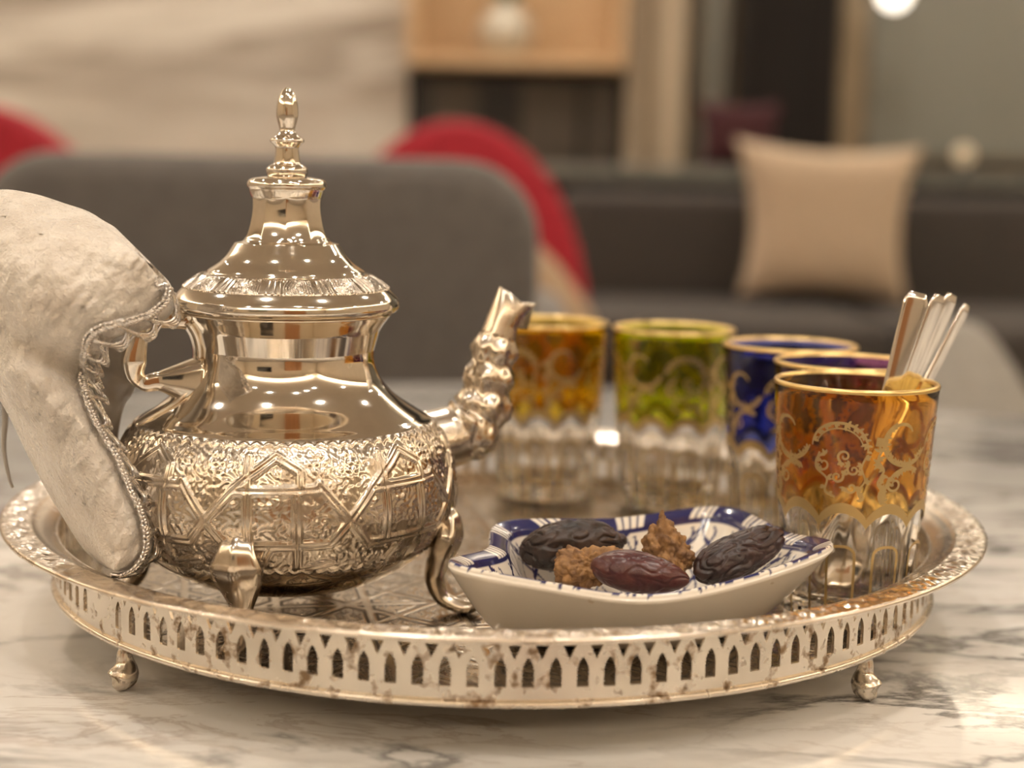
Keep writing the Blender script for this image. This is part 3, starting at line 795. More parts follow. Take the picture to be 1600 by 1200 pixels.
# ------------------------------------------------------------------ ceramic dish
dish = thing('ceramic_dish', 'white ceramic dish with wavy blue striped rim holding dates', 'dish', (0.048, 0.583, TR))
dc = np.array([0.048, 0.583])
rimc = [(-0.0203, 0.530, 0.0385), (0.012, 0.5235, 0.0338), (0.0475, 0.5215, 0.0305), (0.084, 0.537, 0.0335), (0.1205, 0.569, 0.0385), (0.1095, 0.605, 0.0350), (0.0895, 0.641, 0.0368), (0.043, 0.622, 0.0352), (-0.0026, 0.604, 0.0368), (-0.0085, 0.566, 0.0350)]
basec = [(0.004, 0.562), (0.026, 0.557), (0.047, 0.556), (0.068, 0.562), (0.084, 0.580), (0.083, 0.597), (0.074, 0.610), (0.046, 0.606), (0.016, 0.598), (0.008, 0.580)]
NT = 560
RIM = spline(rimc, NT, True)
# sample the base at the same curve parameter
bc = np.array(basec); BAS = []
P = np.array(rimc); 
def cr(Pm, i, t):
    mm = len(Pm); p0, p1, p2, p3 = Pm[(i-1) % mm], Pm[i % mm], Pm[(i+1) % mm], Pm[(i+2) % mm]
    return 0.5*((2*p1) + (-p0+p2)*t + (2*p0-5*p1+4*p2-p3)*t*t + (-p0+3*p1-3*p2+p3)*t**3)
RIM = []; UU = []
for j in range(NT):
    q = j/NT*10; i = int(q); t = q-i
    RIM.append(cr(P, i, t)); BAS.append(cr(bc, i, t)); UU.append(q)
RIM = np.array(RIM); BAS = np.array(BAS); UU = np.array(UU)
RIM[:, :2] -= dc; BAS -= dc
LEN = np.concatenate([[0], np.cumsum(np.linalg.norm(np.diff(RIM[:, :2], axis=0), axis=1))])
rows = []; cols = []; 
WHITE_C, BLUE_C = (0.78, 0.72, 0.63), (0.022, 0.024, 0.105)
def prof_out(q):      # q 0 base .. 1 rim: outward fraction, height fraction
    return q**0.85, q**1.25
inward = -RIM[:, :2]/np.linalg.norm(RIM[:, :2], axis=1)[:, None]
# outside
rows.append((np.stack([BAS[:, 0]*0.9, BAS[:, 1]*0.9, np.full(NT, 0.0012)], 1), 'w'))
rows.append((np.stack([BAS[:, 0]*0.95, BAS[:, 1]*0.95, np.zeros(NT)], 1), 'w'))
for q in np.linspace(0.0, 1, 20):
    o_, h_ = prof_out(q)
    xy = BAS + (RIM[:, :2]-BAS)*o_
    rows.append((np.column_stack([xy, 0.0008 + (RIM[:, 2]-0.0020-0.0008)*h_]), 'w'))
# rolled rim: half round, 7 mm broad
rw = 0.0075
for k, q in enumerate(np.linspace(0, 1, 15)):
    a_ = PI*q
    off = rw*(0.5-0.5*math.cos(a_)); up = 0.0022*math.sin(min(a_*2.2, PI/2)) - 0.0058*max(0, q-0.28)**1.2
    rows.append((np.column_stack([RIM[:, :2] + inward*off, RIM[:, 2]-0.0020 + up]), 'r%f' % q))
inn = RIM[:, :2] + inward*rw
IB = BAS*0.86
for q in np.linspace(0, 1, 60)[1:]:
    o_ = 1-(1-q)**1.0
    xy = inn + (IB-inn)*q
    h = (1-q)**1.35
    rows.append((np.column_stack([xy, 0.0045 + (RIM[:, 2]-0.0037-0.0045)*h]), 'i%f' % q))
for q in np.linspace(0, 1, 12)[1:-1]:
    rows.append((np.column_stack([IB*(1-q), np.full(NT, 0.0045-0.0006*q)]), 'c'))
V = np.concatenate([r[0] for r in rows]); F = grid_faces(len(rows), NT)
col = np.zeros((len(V), 4)); col[:, 3] = 1; col[:, :3] = WHITE_C
per = LEN[-1]; 
ang_s = UU/10.0
wob = np.array([noise.noise(Vector((u*9, 0.3, 0))) for u in UU])
for ri, (pts, tg) in enumerate(rows):
    sl = slice(ri*NT, (ri+1)*NT); c = col[sl, :3]
    if tg[0] == 'r':
        q = float(tg[1:])
        sgm = np.mod(ang_s*14 + 0.15, 1.0)           # 14 blue runs with striped breaks between
        stripe = (sgm > 0.60) & (np.mod((sgm-0.60)/0.40*4.0, 1.0) < 0.55)
        edge = q < 0.15 + 0.09*np.sin(ang_s*2*PI*58)*(sgm > 0.55) + 0.05*wob
        blue = ~edge & ~stripe
        if q > 0.93: blue[:] = True
        c[blue] = BLUE_C
    elif tg[0] == 'i':
        q = float(tg[1:])
        blue = np.zeros(NT, bool)
        if q < 0.05: blue[:] = True
        d_ = q*0.040                                   # metres down the inside
        s_ = LEN                                       # metres along the side
        per_ = 0.0215
        m1 = np.abs(np.mod(s_ + d_*0.75 + 0.002*wob, per_) - per_/2); m2 = np.abs(np.mod(s_ - d_*0.75 + 0.003*wob + 0.004, per_) - per_/2)
        blue |= (m1 < 0.0008) | (m2 < 0.0008)
        m3 = np.abs(np.mod(s_*1.0 + 0.004*np.sin(d_*260), per_/2) - per_/4)
        blue |= (m3 < 0.0006) & (np.mod(d_, 0.018) > 0.003)
        # little branches on the crossing strokes
        br = np.abs(np.mod(d_ + np.mod(s_, per_)*0.8, 0.0058) - 0.0029)
        near = (m1 < 0.0026) & (m1 > 0.0003)
        blue |= (br < 0.0008) & near & (np.mod(np.floor(s_/per_), 2) == 0)
        br2 = np.abs(np.mod(d_ - np.mod(s_, per_)*0.8, 0.0058) - 0.0029)
        blue |= (br2 < 0.0008) & (m2 < 0.0026) & (np.mod(np.floor(s_/per_), 2) == 1)
        c[blue] = BLUE_C
CER = mat('glazed_ceramic', WHITE_C, 0.16, 0.0, Coat_Weight=0.4, Coat_Roughness=0.05)
N, L, b = nodes(CER); vc = N.new('ShaderNodeVertexColor'); vc.layer_name = 'glaze'; 
spk = noise_tex(N, L, 160, 3, 0.5, objcoord(N, L)); rs = ramp(N, [(0.72, (1, 1, 1)), (0.78, (0.75, 0.68, 0.58))]); L.new(spk.outputs['Fac'], rs.inputs['Fac'])
mxx = N.new('ShaderNodeMixRGB'); mxx.blend_type = 'MULTIPLY'; mxx.inputs['Fac'].default_value = 1; L.new(vc.outputs['Color'], mxx.inputs['Color1']); L.new(rs.outputs['Color'], mxx.inputs['Color2'])
L.new(mxx.outputs['Color'], b.inputs['Base Color'])
nv = len(V); V = np.concatenate([V, [[0, 0, 0.0012], [0, 0, 0.0039]]]); col = np.concatenate([col, [[*WHITE_C, 1]]*2])
top = (len(rows)-1)*NT
for j in range(NT):
    k = (j+1) % NT; F.append((nv, k, j)); F.append((nv+1, top+j, top+k))
db = mesh_obj('dish_body', V, F, CER, dish)
ca = db.data.color_attributes.new('glaze', 'FLOAT_COLOR', 'POINT'); ca.data.foreach_set('color', col.astype(np.float32).ravel())

# ------------------------------------------------------------------ dates and nut clusters
def blob(nu, nv_):
    a = np.linspace(0, 2*PI, nu, endpoint=False); b = np.linspace(0, PI, nv_)
    A, B = np.meshgrid(a, b, indexing='xy')
    V = np.stack([np.cos(B), np.sin(B)*np.cos(A), np.sin(B)*np.sin(A)], -1).reshape(-1, 3)
    return V, grid_faces(nv_, nu, flip=True)
def date_mat(name, c0, c1, rough):
    m = var_mat(name, c0, c1, 140, rough, bmp=0.5, bdist=0.0014, Coat_Weight=0.12, Coat_Roughness=0.3); return m
DATE1 = date_mat('dark_date_skin', (0.016, 0.010, 0.008), (0.045, 0.022, 0.014), 0.42)
DATE2 = date_mat('red_date_skin', (0.050, 0.008, 0.010), (0.085, 0.020, 0.014), 0.30)
DATE3 = date_mat('brown_date_skin', (0.022, 0.011, 0.010), (0.050, 0.022, 0.018), 0.36)
def make_date(label, c, ln, wd, rot, m, seed, wr=0.0011):
    V, F = blob(140, 110)
    D = V.copy()
    V = np.stack([V[:, 0]*ln/2, V[:, 1]*wd/2, V[:, 2]*wd/2*0.92], 1)
    V[:, 1:] *= (1 - 0.16*D[:, :1]*1.0)*(1-0.10*np.abs(D[:, :1])**3)
    out = []
    for p, dn in zip(V, D):
        q = Vector((p[0]*55, p[1]*150, p[2]*150)) + Vector((seed*7.1, 0, 0))
        n1 = noise.noise(q)
        w_ = 0.35*noise.noise(q*0.6)
        rdg = abs(noise.noise(Vector((p[0]*110+seed+w_, p[1]*260+w_, p[2]*260))))
        rd2 = abs(noise.noise(Vector((p[0]*260+seed*2, p[1]*330, p[2]*330))))
        out.append(p + dn*(wr*1.3*n1 - wr*1.1*max(0, 1-rdg*5) - wr*0.22*max(0, 1-rd2*4)))
    V = np.array(out)
    M = np.array(Matrix.Rotation(rot[2], 3, 'Z') @ Matrix.Rotation(rot[1], 3, 'Y') @ Matrix.Rotation(rot[0], 3, 'X'))
    V = V @ M.T
    o = mesh_obj('date_fruit', V, F, m); o.location = c
    return tag(o, label, 'date', 'dates in the ceramic dish')
make_date('wrinkled almost black date, the largest in the dish', at(897, 852, 0.592), 0.0425, 0.0215, (0, -0.10, 0.25), DATE1, 1, 0.0011)
make_date('smooth reddish brown date lying before the nut pieces', at(1000, 895, 0.553), 0.0365, 0.0165, (0, 0.10, -0.15), DATE2, 2, 0.0003)
make_date('angular dark brown date leaning on the rim of the dish', at(1157, 866, 0.578), 0.0400, 0.0185, (0.4, -0.42, 0.35), DATE3, 3, 0.0009)
NUT = var_mat('chopped_nut', (0.34, 0.18, 0.065), (0.13, 0.06, 0.022), 200, 0.65, bmp=0.6, bdist=0.0015)
def nut(label, c, size, seed, peak=0.0):
    V, F = blob(170, 130); out = []
    for dn in V:
        p = np.array(dn)*np.array(size)
        if peak and dn[2] > 0:
            s = dn[2]**3; p[2] += peak*s; p[0] = p[0]*(1-0.60*s) - 0.003*s; p[1] *= 1-0.55*s
        q = Vector(p)*230 + Vector((seed*3.3, 1.7, 0))
        dist, _ = noise.voronoi(q)
        dist2, _ = noise.voronoi(q*2.1)
        h = 0.0036*(0.5-dist[0]) + 0.0020*(0.5-dist2[0]) + 0.0030*noise.noise(q*0.35)
        out.append(p + np.array(dn)*h)
    o = mesh_obj('nut_cluster', np.array(out), F, NUT); o.location = c
    return tag(o, label, 'nuts', 'nut pieces in the ceramic dish')
nut('low golden brown crumbly nut piece beside the black date', at(922, 886, 0.566), (0.0135, 0.008, 0.0072), 1)
nut('tall peaked crumbly brown nut piece standing between the dates', at(1043, 871, 0.578), (0.0098, 0.008, 0.0090), 2, 0.0100)

# ------------------------------------------------------------------ cloth handle holder
holder = thing('pot_holder', 'cream velvet pot holder edged in silver braid over the teapot handle', 'pot holder', (-0.15, 0.575, TR))
HO = np.array([-0.15, 0.575, TR])
VEL = mat('cream_velvet', (0.62, 0.54, 0.45), 0.62, 0.0, Sheen_Weight=0.6, Sheen_Roughness=0.35)
N, L, b = nodes(VEL); oc = objcoord(N, L)
n1 = noise_tex(N, L, 55, 5, 0.6, oc); r1 = ramp(N, [(0.36, (0.60, 0.53, 0.45)), (0.62, (0.76, 0.70, 0.62))]); L.new(n1.outputs['Fac'], r1.inputs['Fac']); L.new(r1.outputs['Color'], b.inputs['Base Color'])
n2 = noise_tex(N, L, 620, 2, 0.6, oc); r2 = ramp(N, [(0.60, (0.55,)*3), (0.66, (0.12,)*3)]); L.new(n2.outputs['Fac'], r2.inputs['Fac']); L.new(r2.outputs['Color'], b.inputs['Roughness'])
n3 = noise_tex(N, L, 170, 4, 0.65, oc, 0.6); ad = N.new('ShaderNodeMath'); ad.operation = 'MULTIPLY_ADD'; ad.inputs[1].default_value = 2.2; L.new(n3.outputs['Fac'], ad.inputs[0]); L.new(n2.outputs['Fac'], ad.inputs[2])
bump(N, L, b, ad.outputs[0], 0.7, 0.0012)
BRAID = silver('silver_braid', (0.74, 0.71, 0.68), (0.40, 0.37, 0.34), 0.25, 0.50, 0.72, 300, 0.45)
LINING = var_mat('grey_lining', (0.40, 0.36, 0.31), (0.33, 0.30, 0.26), 120, 0.8)
Rp = [(232, 412), (262, 450), (268, 486), (232, 512), (172, 532), (150, 566), (147, 612), (158, 664), (188, 714), (212, 768), (231, 812), (238, 850), (220, 883), (186, 893)]
Lp = [(214, 396), (150, 338), (95, 316), (45, 301), (-10, 297), (-90, 320), (-105, 420), (-60, 530), (8, 640), (40, 705), (72, 765), (102, 815), (132, 860), (165, 887)]
Rp = spline(Rp, 120); Lp = spline(Lp, 120)
nu, nv_ = 120, 90
front = np.zeros((nu, nv_, 3)); pxg = np.zeros((nu, nv_, 2))
for i in range(nu):
    ui = i/(nu-1)
    for j in range(nv_):
        v = j/(nv_-1)
        p = Rp[i]*(1-v) + Lp[i]*v
        # gentle sag of the middle of the lower arm
        Yd = 0.559 - 0.019*math.sin(PI*v**0.85) + 0.018*v**2
        # valley where the upper lobe folds over the lower arm
        fold = math.exp(-((ui-0.43 - 0.10*v)/0.045)**2)*max(0, 1-v*1.15)
        Yd += 0.014*fold
        Yd -= 0.010*math.exp(-((ui-0.30)/0.10)**2)*(1-v)
        fold2 = math.exp(-((ui-0.60-0.2*v)/0.03)**2)*math.sin(PI*v)
        Yd += 0.0035*fold2
        q = Vector((p[0]/48, p[1]/70, 0.5))
        wr = noise.fractal(q, 0.9, 2.0, 4)
        wr2 = noise.noise(Vector((p[0]/14+0.5*p[1]/14, p[1]/26, 2.0)))
        env = min(1, 6*v, 6*(1-v))
        wr3 = noise.noise(Vector((p[0]/7+0.3*p[1]/9, p[1]/10, 4.0)))
        wr4 = noise.noise(Vector(((p[0]+0.75*p[1])/11, (p[1]-0.75*p[0])/42, 7.0)))
        Yd += env*(0.0026*wr + 0.0007*wr2 + 0.0004*wr3 + 0.0016*wr4)
        w3 = at(p[0], p[1], Yd); front[i, j] = np.array(w3) - HO
dY = np.array([0.002, 0.008, -0.001])
Vf = front.reshape(-1, 3)
vv_ = np.linspace(0, 1, nv_); uu_ = np.linspace(0, 1, nu)
thk = np.minimum(1, np.minimum(np.minimum(uu_, 1-uu_)[:, None]*10, np.minimum(vv_, 1-vv_)[None]*8)).clip(0.15, 1)
Vb = (front + dY*thk[..., None]).reshape(-1, 3)
F = grid_faces(nu, nv_, wrap=False, flip=True); off = nu*nv_
F += [tuple(i+off for i in f[::-1]) for f in grid_faces(nu, nv_, wrap=False, flip=True)]
bd = [i*nv_ for i in range(nu)] + [(nu-1)*nv_ + j for j in range(1, nv_)] + [i*nv_+nv_-1 for i in range(nu-2, -1, -1)] + [j for j in range(nv_-2, 0, -1)]
for k in range(len(bd)):
    a_, b_ = bd[k], bd[(k+1) % len(bd)]; F.append((b_, a_, a_+off, b_+off))
mesh_obj('velvet_front', np.concatenate([Vf, Vb]), F, VEL, holder)
# the far half, seen as lining through the opening
bk = [(252, 470), (226, 520), (222, 552), (212, 590), (206, 614), (190, 640), (182, 700), (196, 760), (214, 815), (200, 868)]
bl = [(120, 420), (90, 500), (80, 560), (80, 590), (85, 620), (90, 660), (100, 710), (125, 760), (150, 815), (170, 868)]
bk = spline(bk, 50); bl = spline(bl, 50); bv = np.zeros((50, 12, 3))
for i in range(50):
    for j in range(12):
        v = j/11; p = bk[i]*(1-v) + bl[i]*v
        bv[i, j] = np.array(at(p[0], p[1], 0.606 + 0.004*math.sin(i*0.5) - 0.008*v + 0.002*noise.noise(Vector((i*0.3, j*0.4, 0))))) - HO
Fb = grid_faces(50, 12, wrap=False, flip=True); Vb = bv.reshape(-1, 3)
Fall = Fb + [tuple(i+600 for i in f[::-1]) for f in Fb]
bd = [i*12 for i in range(50)] + [49*12+j for j in range(1, 12)] + [i*12+11 for i in range(48, -1, -1)] + [j for j in range(10, 0, -1)]
for k in range(len(bd)):
    a_, b_ = bd[k], bd[(k+1) % len(bd)]; Fall.append((b_, a_, a_+600, b_+600))
mesh_obj('back_flap', np.concatenate([Vb, Vb+np.array([0, 0.003, 0])]), Fall, LINING, holder)
# braid: cords running along the edge with scrolled loops between them
edge = np.array([front[i, 0] for i in range(nu)]); inn_ = np.array([front[i, 9] for i in range(nu)])
_x = np.linspace(0, nu-1, 900); edge = np.stack([np.interp(_x, range(nu), edge[:, k]) for k in range(3)], 1); inn_ = np.stack([np.interp(_x, range(nu), inn_[:, k]) for k in range(3)], 1)
outd = edge - inn_; outd /= np.linalg.norm(outd, axis=1)[:, None]
Tn = np.gradient(edge, axis=0); Tn /= np.linalg.norm(Tn, axis=1)[:, None]
nm = np.cross(Tn, outd); nm /= np.linalg.norm(nm, axis=1)[:, None]
nm[nm[:, 1] > 0] *= -1
nm = nm*0.5 + np.array([0.25, -0.85, 0.15]); nm /= np.linalg.norm(nm, axis=1)[:, None]
L_e = np.concatenate([[0], np.cumsum(np.linalg.norm(np.diff(edge, axis=0), axis=1))])
def braid_curve(fn, rad, n=6, count=2600):
    s = np.linspace(0, L_e[-1], count)
    E = np.stack([np.interp(s, L_e, edge[:, k]) for k in range(3)], 1); O = np.stack([np.interp(s, L_e, outd[:, k]) for k in range(3)], 1)
    Nn_ = np.stack([np.interp(s, L_e, nm[:, k]) for k in range(3)], 1); Tt = np.stack([np.interp(s, L_e, Tn[:, k]) for k in range(3)], 1)
    a_, b_, c_ = fn(s)
    return tube(E + Tt*a_[:, None] + O*b_[:, None] + Nn_*c_[:, None], rad, n)
ww = 2*PI/0.0105
parts = []
for dlt in (0.0, 0.0009, 0.0018):
    parts.append(braid_curve(lambda s: (0.0040*np.sin(ww*s), -0.0022 + (0.0074-dlt*1.8)*np.cos(ww*s/1.0 + 0.8*np.sin(ww*s)), 0.0030 + 0.0008*np.sin(ww*2*s)), 0.00072))
for k in range(3):
    parts.append(braid_curve(lambda s: (0*s, -0.0076 + 0.0010*np.cos(ww*3*s + k*2.1), 0.0034 + 0.0010*np.sin(ww*3*s + k*2.1)), 0.00062))
parts.append(braid_curve(lambda s: (0.0018*np.sin(ww*s+1.5), 0.0032 + 0.0030*np.cos(ww*s), 0.0026 + 0*s), 0.00055))
parts.append(braid_curve(lambda s: (0*s, -0.0100 + 0*s, 0.0034 + 0.0003*np.sin(ww*6*s)), 0.00055))
V, F = join(parts); mesh_obj('braid_trim', V, F, BRAID, holder)
# hanging cord at the left edge of the holder
cp_ = spline([np.array(at(x, y, 0.60)) - HO for x, y in ((-30, 560), (2, 605), (8, 650), (6, 700), (14, 745), (20, 762))], 40)
V, F = tube(cp_, np.linspace(0.0018, 0.0006, 40), 8); mesh_obj('cord', V, F, LINING, holder)

# ------------------------------------------------------------------ furniture behind the table
def rounded_slab(name, outline, y0, y1, m, parent, bev=0.02, seg=4):
    """outline: (x, z) polygon extruded from y0 to y1 with soft edges"""
    n = len(outline)
    V = [(x, y0, z) for x, z in outline] + [(x, y1, z) for x, z in outline]
    F = [tuple(range(n)), tuple(range(2*n-1, n-1, -1))] + [(i, n+i, n+(i+1) % n, (i+1) % n) for i in range(n)]
    o = mesh_obj(name, V, F, m, parent)
    bm = bmesh.new(); bm.from_mesh(o.data); bmesh.ops.recalc_face_normals(bm, faces=bm.faces[:])
    ed = [e for e in bm.edges if abs(e.verts[0].co.y - e.verts[1].co.y) < 1e-6]
    bmesh.ops.bevel(bm, geom=ed, offset=bev, segments=seg, profile=0.5, affect='EDGES')
    bm.to_mesh(o.data); bm.free(); o.data.polygons.foreach_set('use_smooth', np.ones(len(o.data.polygons), dtype=bool)); return o
GREYF = var_mat('grey_upholstery', (0.110, 0.098, 0.090), (0.090, 0.080, 0.074), 60, 0.85, bmp=0.2, Sheen_Weight=0.3)
REDF = var_mat('red_upholstery', (0.42, 0.010, 0.028), (0.34, 0.008, 0.022), 50, 0.75, bmp=0.2)
BEIGEF = var_mat('beige_upholstery', (0.50, 0.36, 0.24), (0.44, 0.32, 0.21), 50, 0.8, bmp=0.2)
DARKF = var_mat('dark_upholstery', (0.060, 0.050, 0.043), (0.045, 0.038, 0.033), 40, 0.85, bmp=0.2)
WOODL = var_mat('dark_wood', (0.10, 0.055, 0.03), (0.06, 0.032, 0.018), 14, 0.45, stretch=(6, 6, 0.6))
def leg(parent, x, y, h, r=0.018):
    V, F = lathe([(r*0.7, 0), (r, h)], 16); V = np.array(V) + np.array([x, y, 0]); return mesh_obj('leg', V, F, WOODL, parent)
def round_top(x0, x1, z0, z1, r, slope=0.0, n=8):
    P = [(x0, z0), (x1, z0)]
    P += [(x1-r+r*math.cos(a), z1-r+r*math.sin(a)) for a in np.linspace(0, PI/2, n)]
    P += [(x0+r-r*math.sin(a), z1-r+r*math.cos(a)) for a in np.linspace(0, PI/2, n)]
    return P
# grey armchair across the table, its back to the table
a0 = at(842, 420, 1.62); a1 = at(-60, 260, 1.62)
ch = thing('grey_armchair', 'dark grey upholstered armchair pulled up to the far side of the table', 'armchair', ((a0.x+a1.x)/2, 1.70, 0))
wch = a0.x - a1.x; topz = at(450, 243, 1.62).z
rounded_slab('backrest', round_top(-wch/2, wch/2, 0.30, topz, 0.085), -0.08, 0.06, GREYF, ch, 0.035, 4)
box('seat', -wch/2+0.02, wch/2-0.02, 0.04, 0.62, 0.26, 0.43, GREYF, ch, 0.04)
for s in (-1, 1): box('armrest', s*wch/2-0.05, s*wch/2+0.05, 0.0, 0.60, 0.22, 0.58, GREYF, ch, 0.04)
for x in (-wch/2+0.05, wch/2-0.05):
    for y in (0.0, 0.54): leg(ch, x, y, 0.27)
# red armchairs farther away
def red_chair(label, px0, px1, pytop, Y, beige):
    l = at(px0, 300, Y); r = at(px1, 300, Y); zt = at((px0+px1)/2, pytop, Y).z
    t_ = thing('red_armchair', label, 'armchair', ((l.x+r.x)/2, Y, 0)); wd = r.x-l.x
    n = 24
    P = [(-wd/2, 0.25), (wd/2, 0.25)] + [(wd/2*math.cos(a)*(1 if abs(math.cos(a)) < 0.99 else 1), 0.40 + (zt-0.40)*math.sin(a)**0.9) for a in np.linspace(0.02, PI-0.02, n)]
    rounded_slab('backrest', P, -0.05, 0.06, REDF, t_, 0.03, 3)
    box('seat', -wd/2+0.04, wd/2-0.04, -0.55, -0.03, 0.25, 0.42, BEIGEF if beige else REDF, t_, 0.04)
    if beige:
        P2 = [(wd*0.02, 0.42), (wd*0.56, 0.42), (wd*0.48, 0.50), (wd*0.38, 0.57), (wd*0.26, 0.63), (wd*0.05, 0.66)]
        rounded_slab('inner_cushion', P2, -0.16, -0.052, BEIGEF, t_, 0.03, 3)
    for x in (-wd/2+0.08, wd/2-0.08):
        for y in (-0.48, 0.0): leg(t_, x, y, 0.26)
    return t_
red_chair('round backed red armchair with beige cushion behind the grey armchair', 500, 925, 188, 3.1, True)
red_chair('bright red armchair before the marble wall at the far end', -300, 205, 160, 3.3, False)
# sofa with cushions
sy = 4.15
s0 = at(880, 300, sy); s1 = at(1750, 300, sy)
sofa = thing('dark_sofa', 'long dark brown sofa standing before the dark windows', 'sofa', ((s0.x+s1.x)/2, sy, 0)); sw = s1.x-s0.x
szt = at(1250, 305, sy).z
box('backrest', -sw/2, sw/2, 0.0, 0.22, 0.12, szt, DARKF, sofa, 0.04)
box('base', -sw/2, sw/2, -0.72, 0.02, 0.10, 0.30, DARKF, sofa, 0.03)
for k in range(2):
    box('seat_cushion', -sw/2+k*sw/2+0.01, -sw/2+(k+1)*sw/2-0.01, -0.74, 0.0, 0.29, 0.43, DARKF, sofa, 0.04)
for x in (-sw/2+0.1, sw/2-0.1):
    for y in (-0.64, 0.12): leg(sofa, x, y, 0.12, 0.022)
def cushion(name, label, c, wd, ht, th_, m, rot):
    n = 28; u = np.linspace(-1, 1, n); V = []
    for sgn in (1, -1):
        for i in range(n):
            for j in range(n):
                a_, b_ = u[i], u[j]
                pin = 1 - 0.13*(1-a_*a_)*abs(b_)**2; pin2 = 1 - 0.16*(1-b_*b_)*abs(a_)**2 - 0.09*(1-b_)/2
                h = max(0.0, (1-a_**4)*(1-b_**4))**0.6
                V.append((wd/2*a_*pin2, sgn*th_/2*h, ht/2*b_*pin))
    F1 = grid_faces(n, n, wrap=False); F2 = [tuple(i+n*n for i in f[::-1]) for f in F1]
    o = mesh_obj(name, V, F1+F2, m); o.location = c; o.rotation_euler = rot
    bm = bmesh.new(); bm.from_mesh(o.data); bmesh.ops.remove_doubles(bm, verts=bm.verts[:], dist=1e-5); bmesh.ops.recalc_face_normals(bm, faces=bm.faces[:]); bm.to_mesh(o.data); bm.free()
    return tag(o, label, 'cushion')
CREAM = var_mat('cream_cushion_fabric', (0.54, 0.42, 0.30), (0.48, 0.37, 0.26), 60, 0.85, bmp=0.2)
pc = at(1290, 355, sy-0.14); pc.z = 0.43 + 0.205
cushion('throw_cushion', 'square cream throw cushion leaning on the dark sofa', pc, 0.48, 0.41, 0.15, CREAM, (-0.18, 0.03, 0))
WINE = var_mat('wine_red_fabric', (0.05, 0.006, 0.010), (0.04, 0.005, 0.008), 60, 0.85)
# light grey pouf at the right of the table
pf = thing('grey_pouf', 'pale grey teardrop pouf beyond the table edge', 'pouf', (at(1500, 600, 1.95).x, 1.98, 0))
PALEF = var_mat('pale_grey_fabric', (0.34, 0.32, 0.29), (0.29, 0.275, 0.25), 50, 0.85, bmp=0.2)
V, F = lathe(smooth_prof([(0.15, 0.03), (0.17, 0.05), (0.175, 0.20), (0.15, 0.36), (0.10, 0.47), (0.04, 0.555), (0.002, 0.57)], 6), 48); mesh_obj('upholstery', V, F, PALEF, pf)
V, F = lathe([(0.15, 0.0), (0.15, 0.035)], 48); mesh_obj('base', V, F, BLACKM, pf)

# ------------------------------------------------------------------ far wall: marble panel, wooden shelf, posts, windows
WOODT = var_mat('tan_wood', (0.66, 0.46, 0.27), (0.56, 0.38, 0.21), 5, 0.5, stretch=(0.6, 6, 6))
POSTM = var_mat('pale_wood_post', (0.50, 0.41, 0.30), (0.44, 0.36, 0.26), 6, 0.5, stretch=(6, 6, 0.5))
Yw = 5.30
xl = X0; xr = at(636, 100, Yw).x
mw = struct(box('wall_marble', xl, xr, Yw, Yw+0.28, 0, CEIL, MARBLE_WALL))
# shelf unit
sh = thing('wall_cupboard', 'tan wooden open cupboard hung beside the marble wall', 'cupboard', ((at(640, 50, Yw).x + at(975, 50, Yw).x)/2, Yw, 0))
cwid = at(975, 50, Yw).x - at(640, 50, Yw).x; zb = at(800, 108, Yw).z
box('base_board', -cwid/2, cwid/2, -0.12, 0.30, zb, zb+0.03, WOODT, sh, 0.004)
box('back_panel', -cwid/2, cwid/2, 0.22, 0.26, zb+0.03, zb+1.0, WOODT, sh)
box('side_panel', -cwid/2, -cwid/2+0.03, -0.12, 0.22, zb+0.03, zb+1.0, WOODT, sh)
box('side_panel', cwid/2-0.03, cwid/2, -0.12, 0.22, zb+0.03, zb+1.0, WOODT, sh)
box('top_board', -cwid/2, cwid/2, -0.12, 0.26, zb+1.0, zb+1.03, WOODT, sh, 0.004)
# vase with leaves on the shelf
vx = at(790, 60, Yw-0.03).x
vs_ = thing('leafy_vase', 'pale vase with green leaves standing in the wooden cupboard', 'vase', (vx, Yw+0.02, zb+0.03))
V, F = lathe(smooth_prof([(0.05, 0), (0.05, 0), (0.085, 0.05), (0.09, 0.11), (0.05, 0.17), (0.055, 0.19), (0.055, 0.19)]), 40); mesh_obj('vase', V, F, var_mat('pale_glaze', (0.55, 0.50, 0.40), (0.50, 0.45, 0.36), 20, 0.3), vs_)
LEAFM = var_mat('leaf_green', (0.10, 0.15, 0.05), (0.07, 0.11, 0.035), 30, 0.5)
lfV, lfF = [], []
for k in range(14):
    a_ = k*2.4; ln = 0.16+0.03*(k % 3); pts = []
    P_ = spline([(0, 0, 0.17), (0.05*math.cos(a_), 0.05*math.sin(a_), 0.17+ln*0.6), (0.11*math.cos(a_), 0.11*math.sin(a_), 0.17+ln*0.8)], 8)
    V, F = tube(P_, 0.003*np.ones(8), 6, rn=np.array([.003, .01, .02, .026, .026, .02, .012, .002])); mesh_obj('leaf', V, F, LEAFM, vs_)
# dark sideboard with upright panels under the cupboard
sb = thing('dark_sideboard', 'dark sideboard with upright brown door panels under the wooden cupboard', 'sideboard', ((at(640, 200, Yw).x + at(975, 200, Yw).x)/2, Yw+0.02, 0))
SBD = mat('black_lacquer', (0.012, 0.011, 0.010), 0.5)
PANL = var_mat('brown_panel', (0.085, 0.066, 0.048), (0.065, 0.05, 0.036), 6, 0.6, stretch=(6, 6, 0.5))
box('carcass', -cwid/2, cwid/2-0.01, 0.0, 0.26, 0.0, zb-0.005, SBD, sb)
for (pa, pb) in ((672, 748), (815, 905), (915, 968)):
    xa = at(pa, 200, Yw).x - sb.location.x; xb = at(pb, 200, Yw).x - sb.location.x
    box('door_panel', xa, min(xb, cwid/2-0.015), -0.02, 0.0, 0.06, zb-0.04, PANL, sb, 0.004)
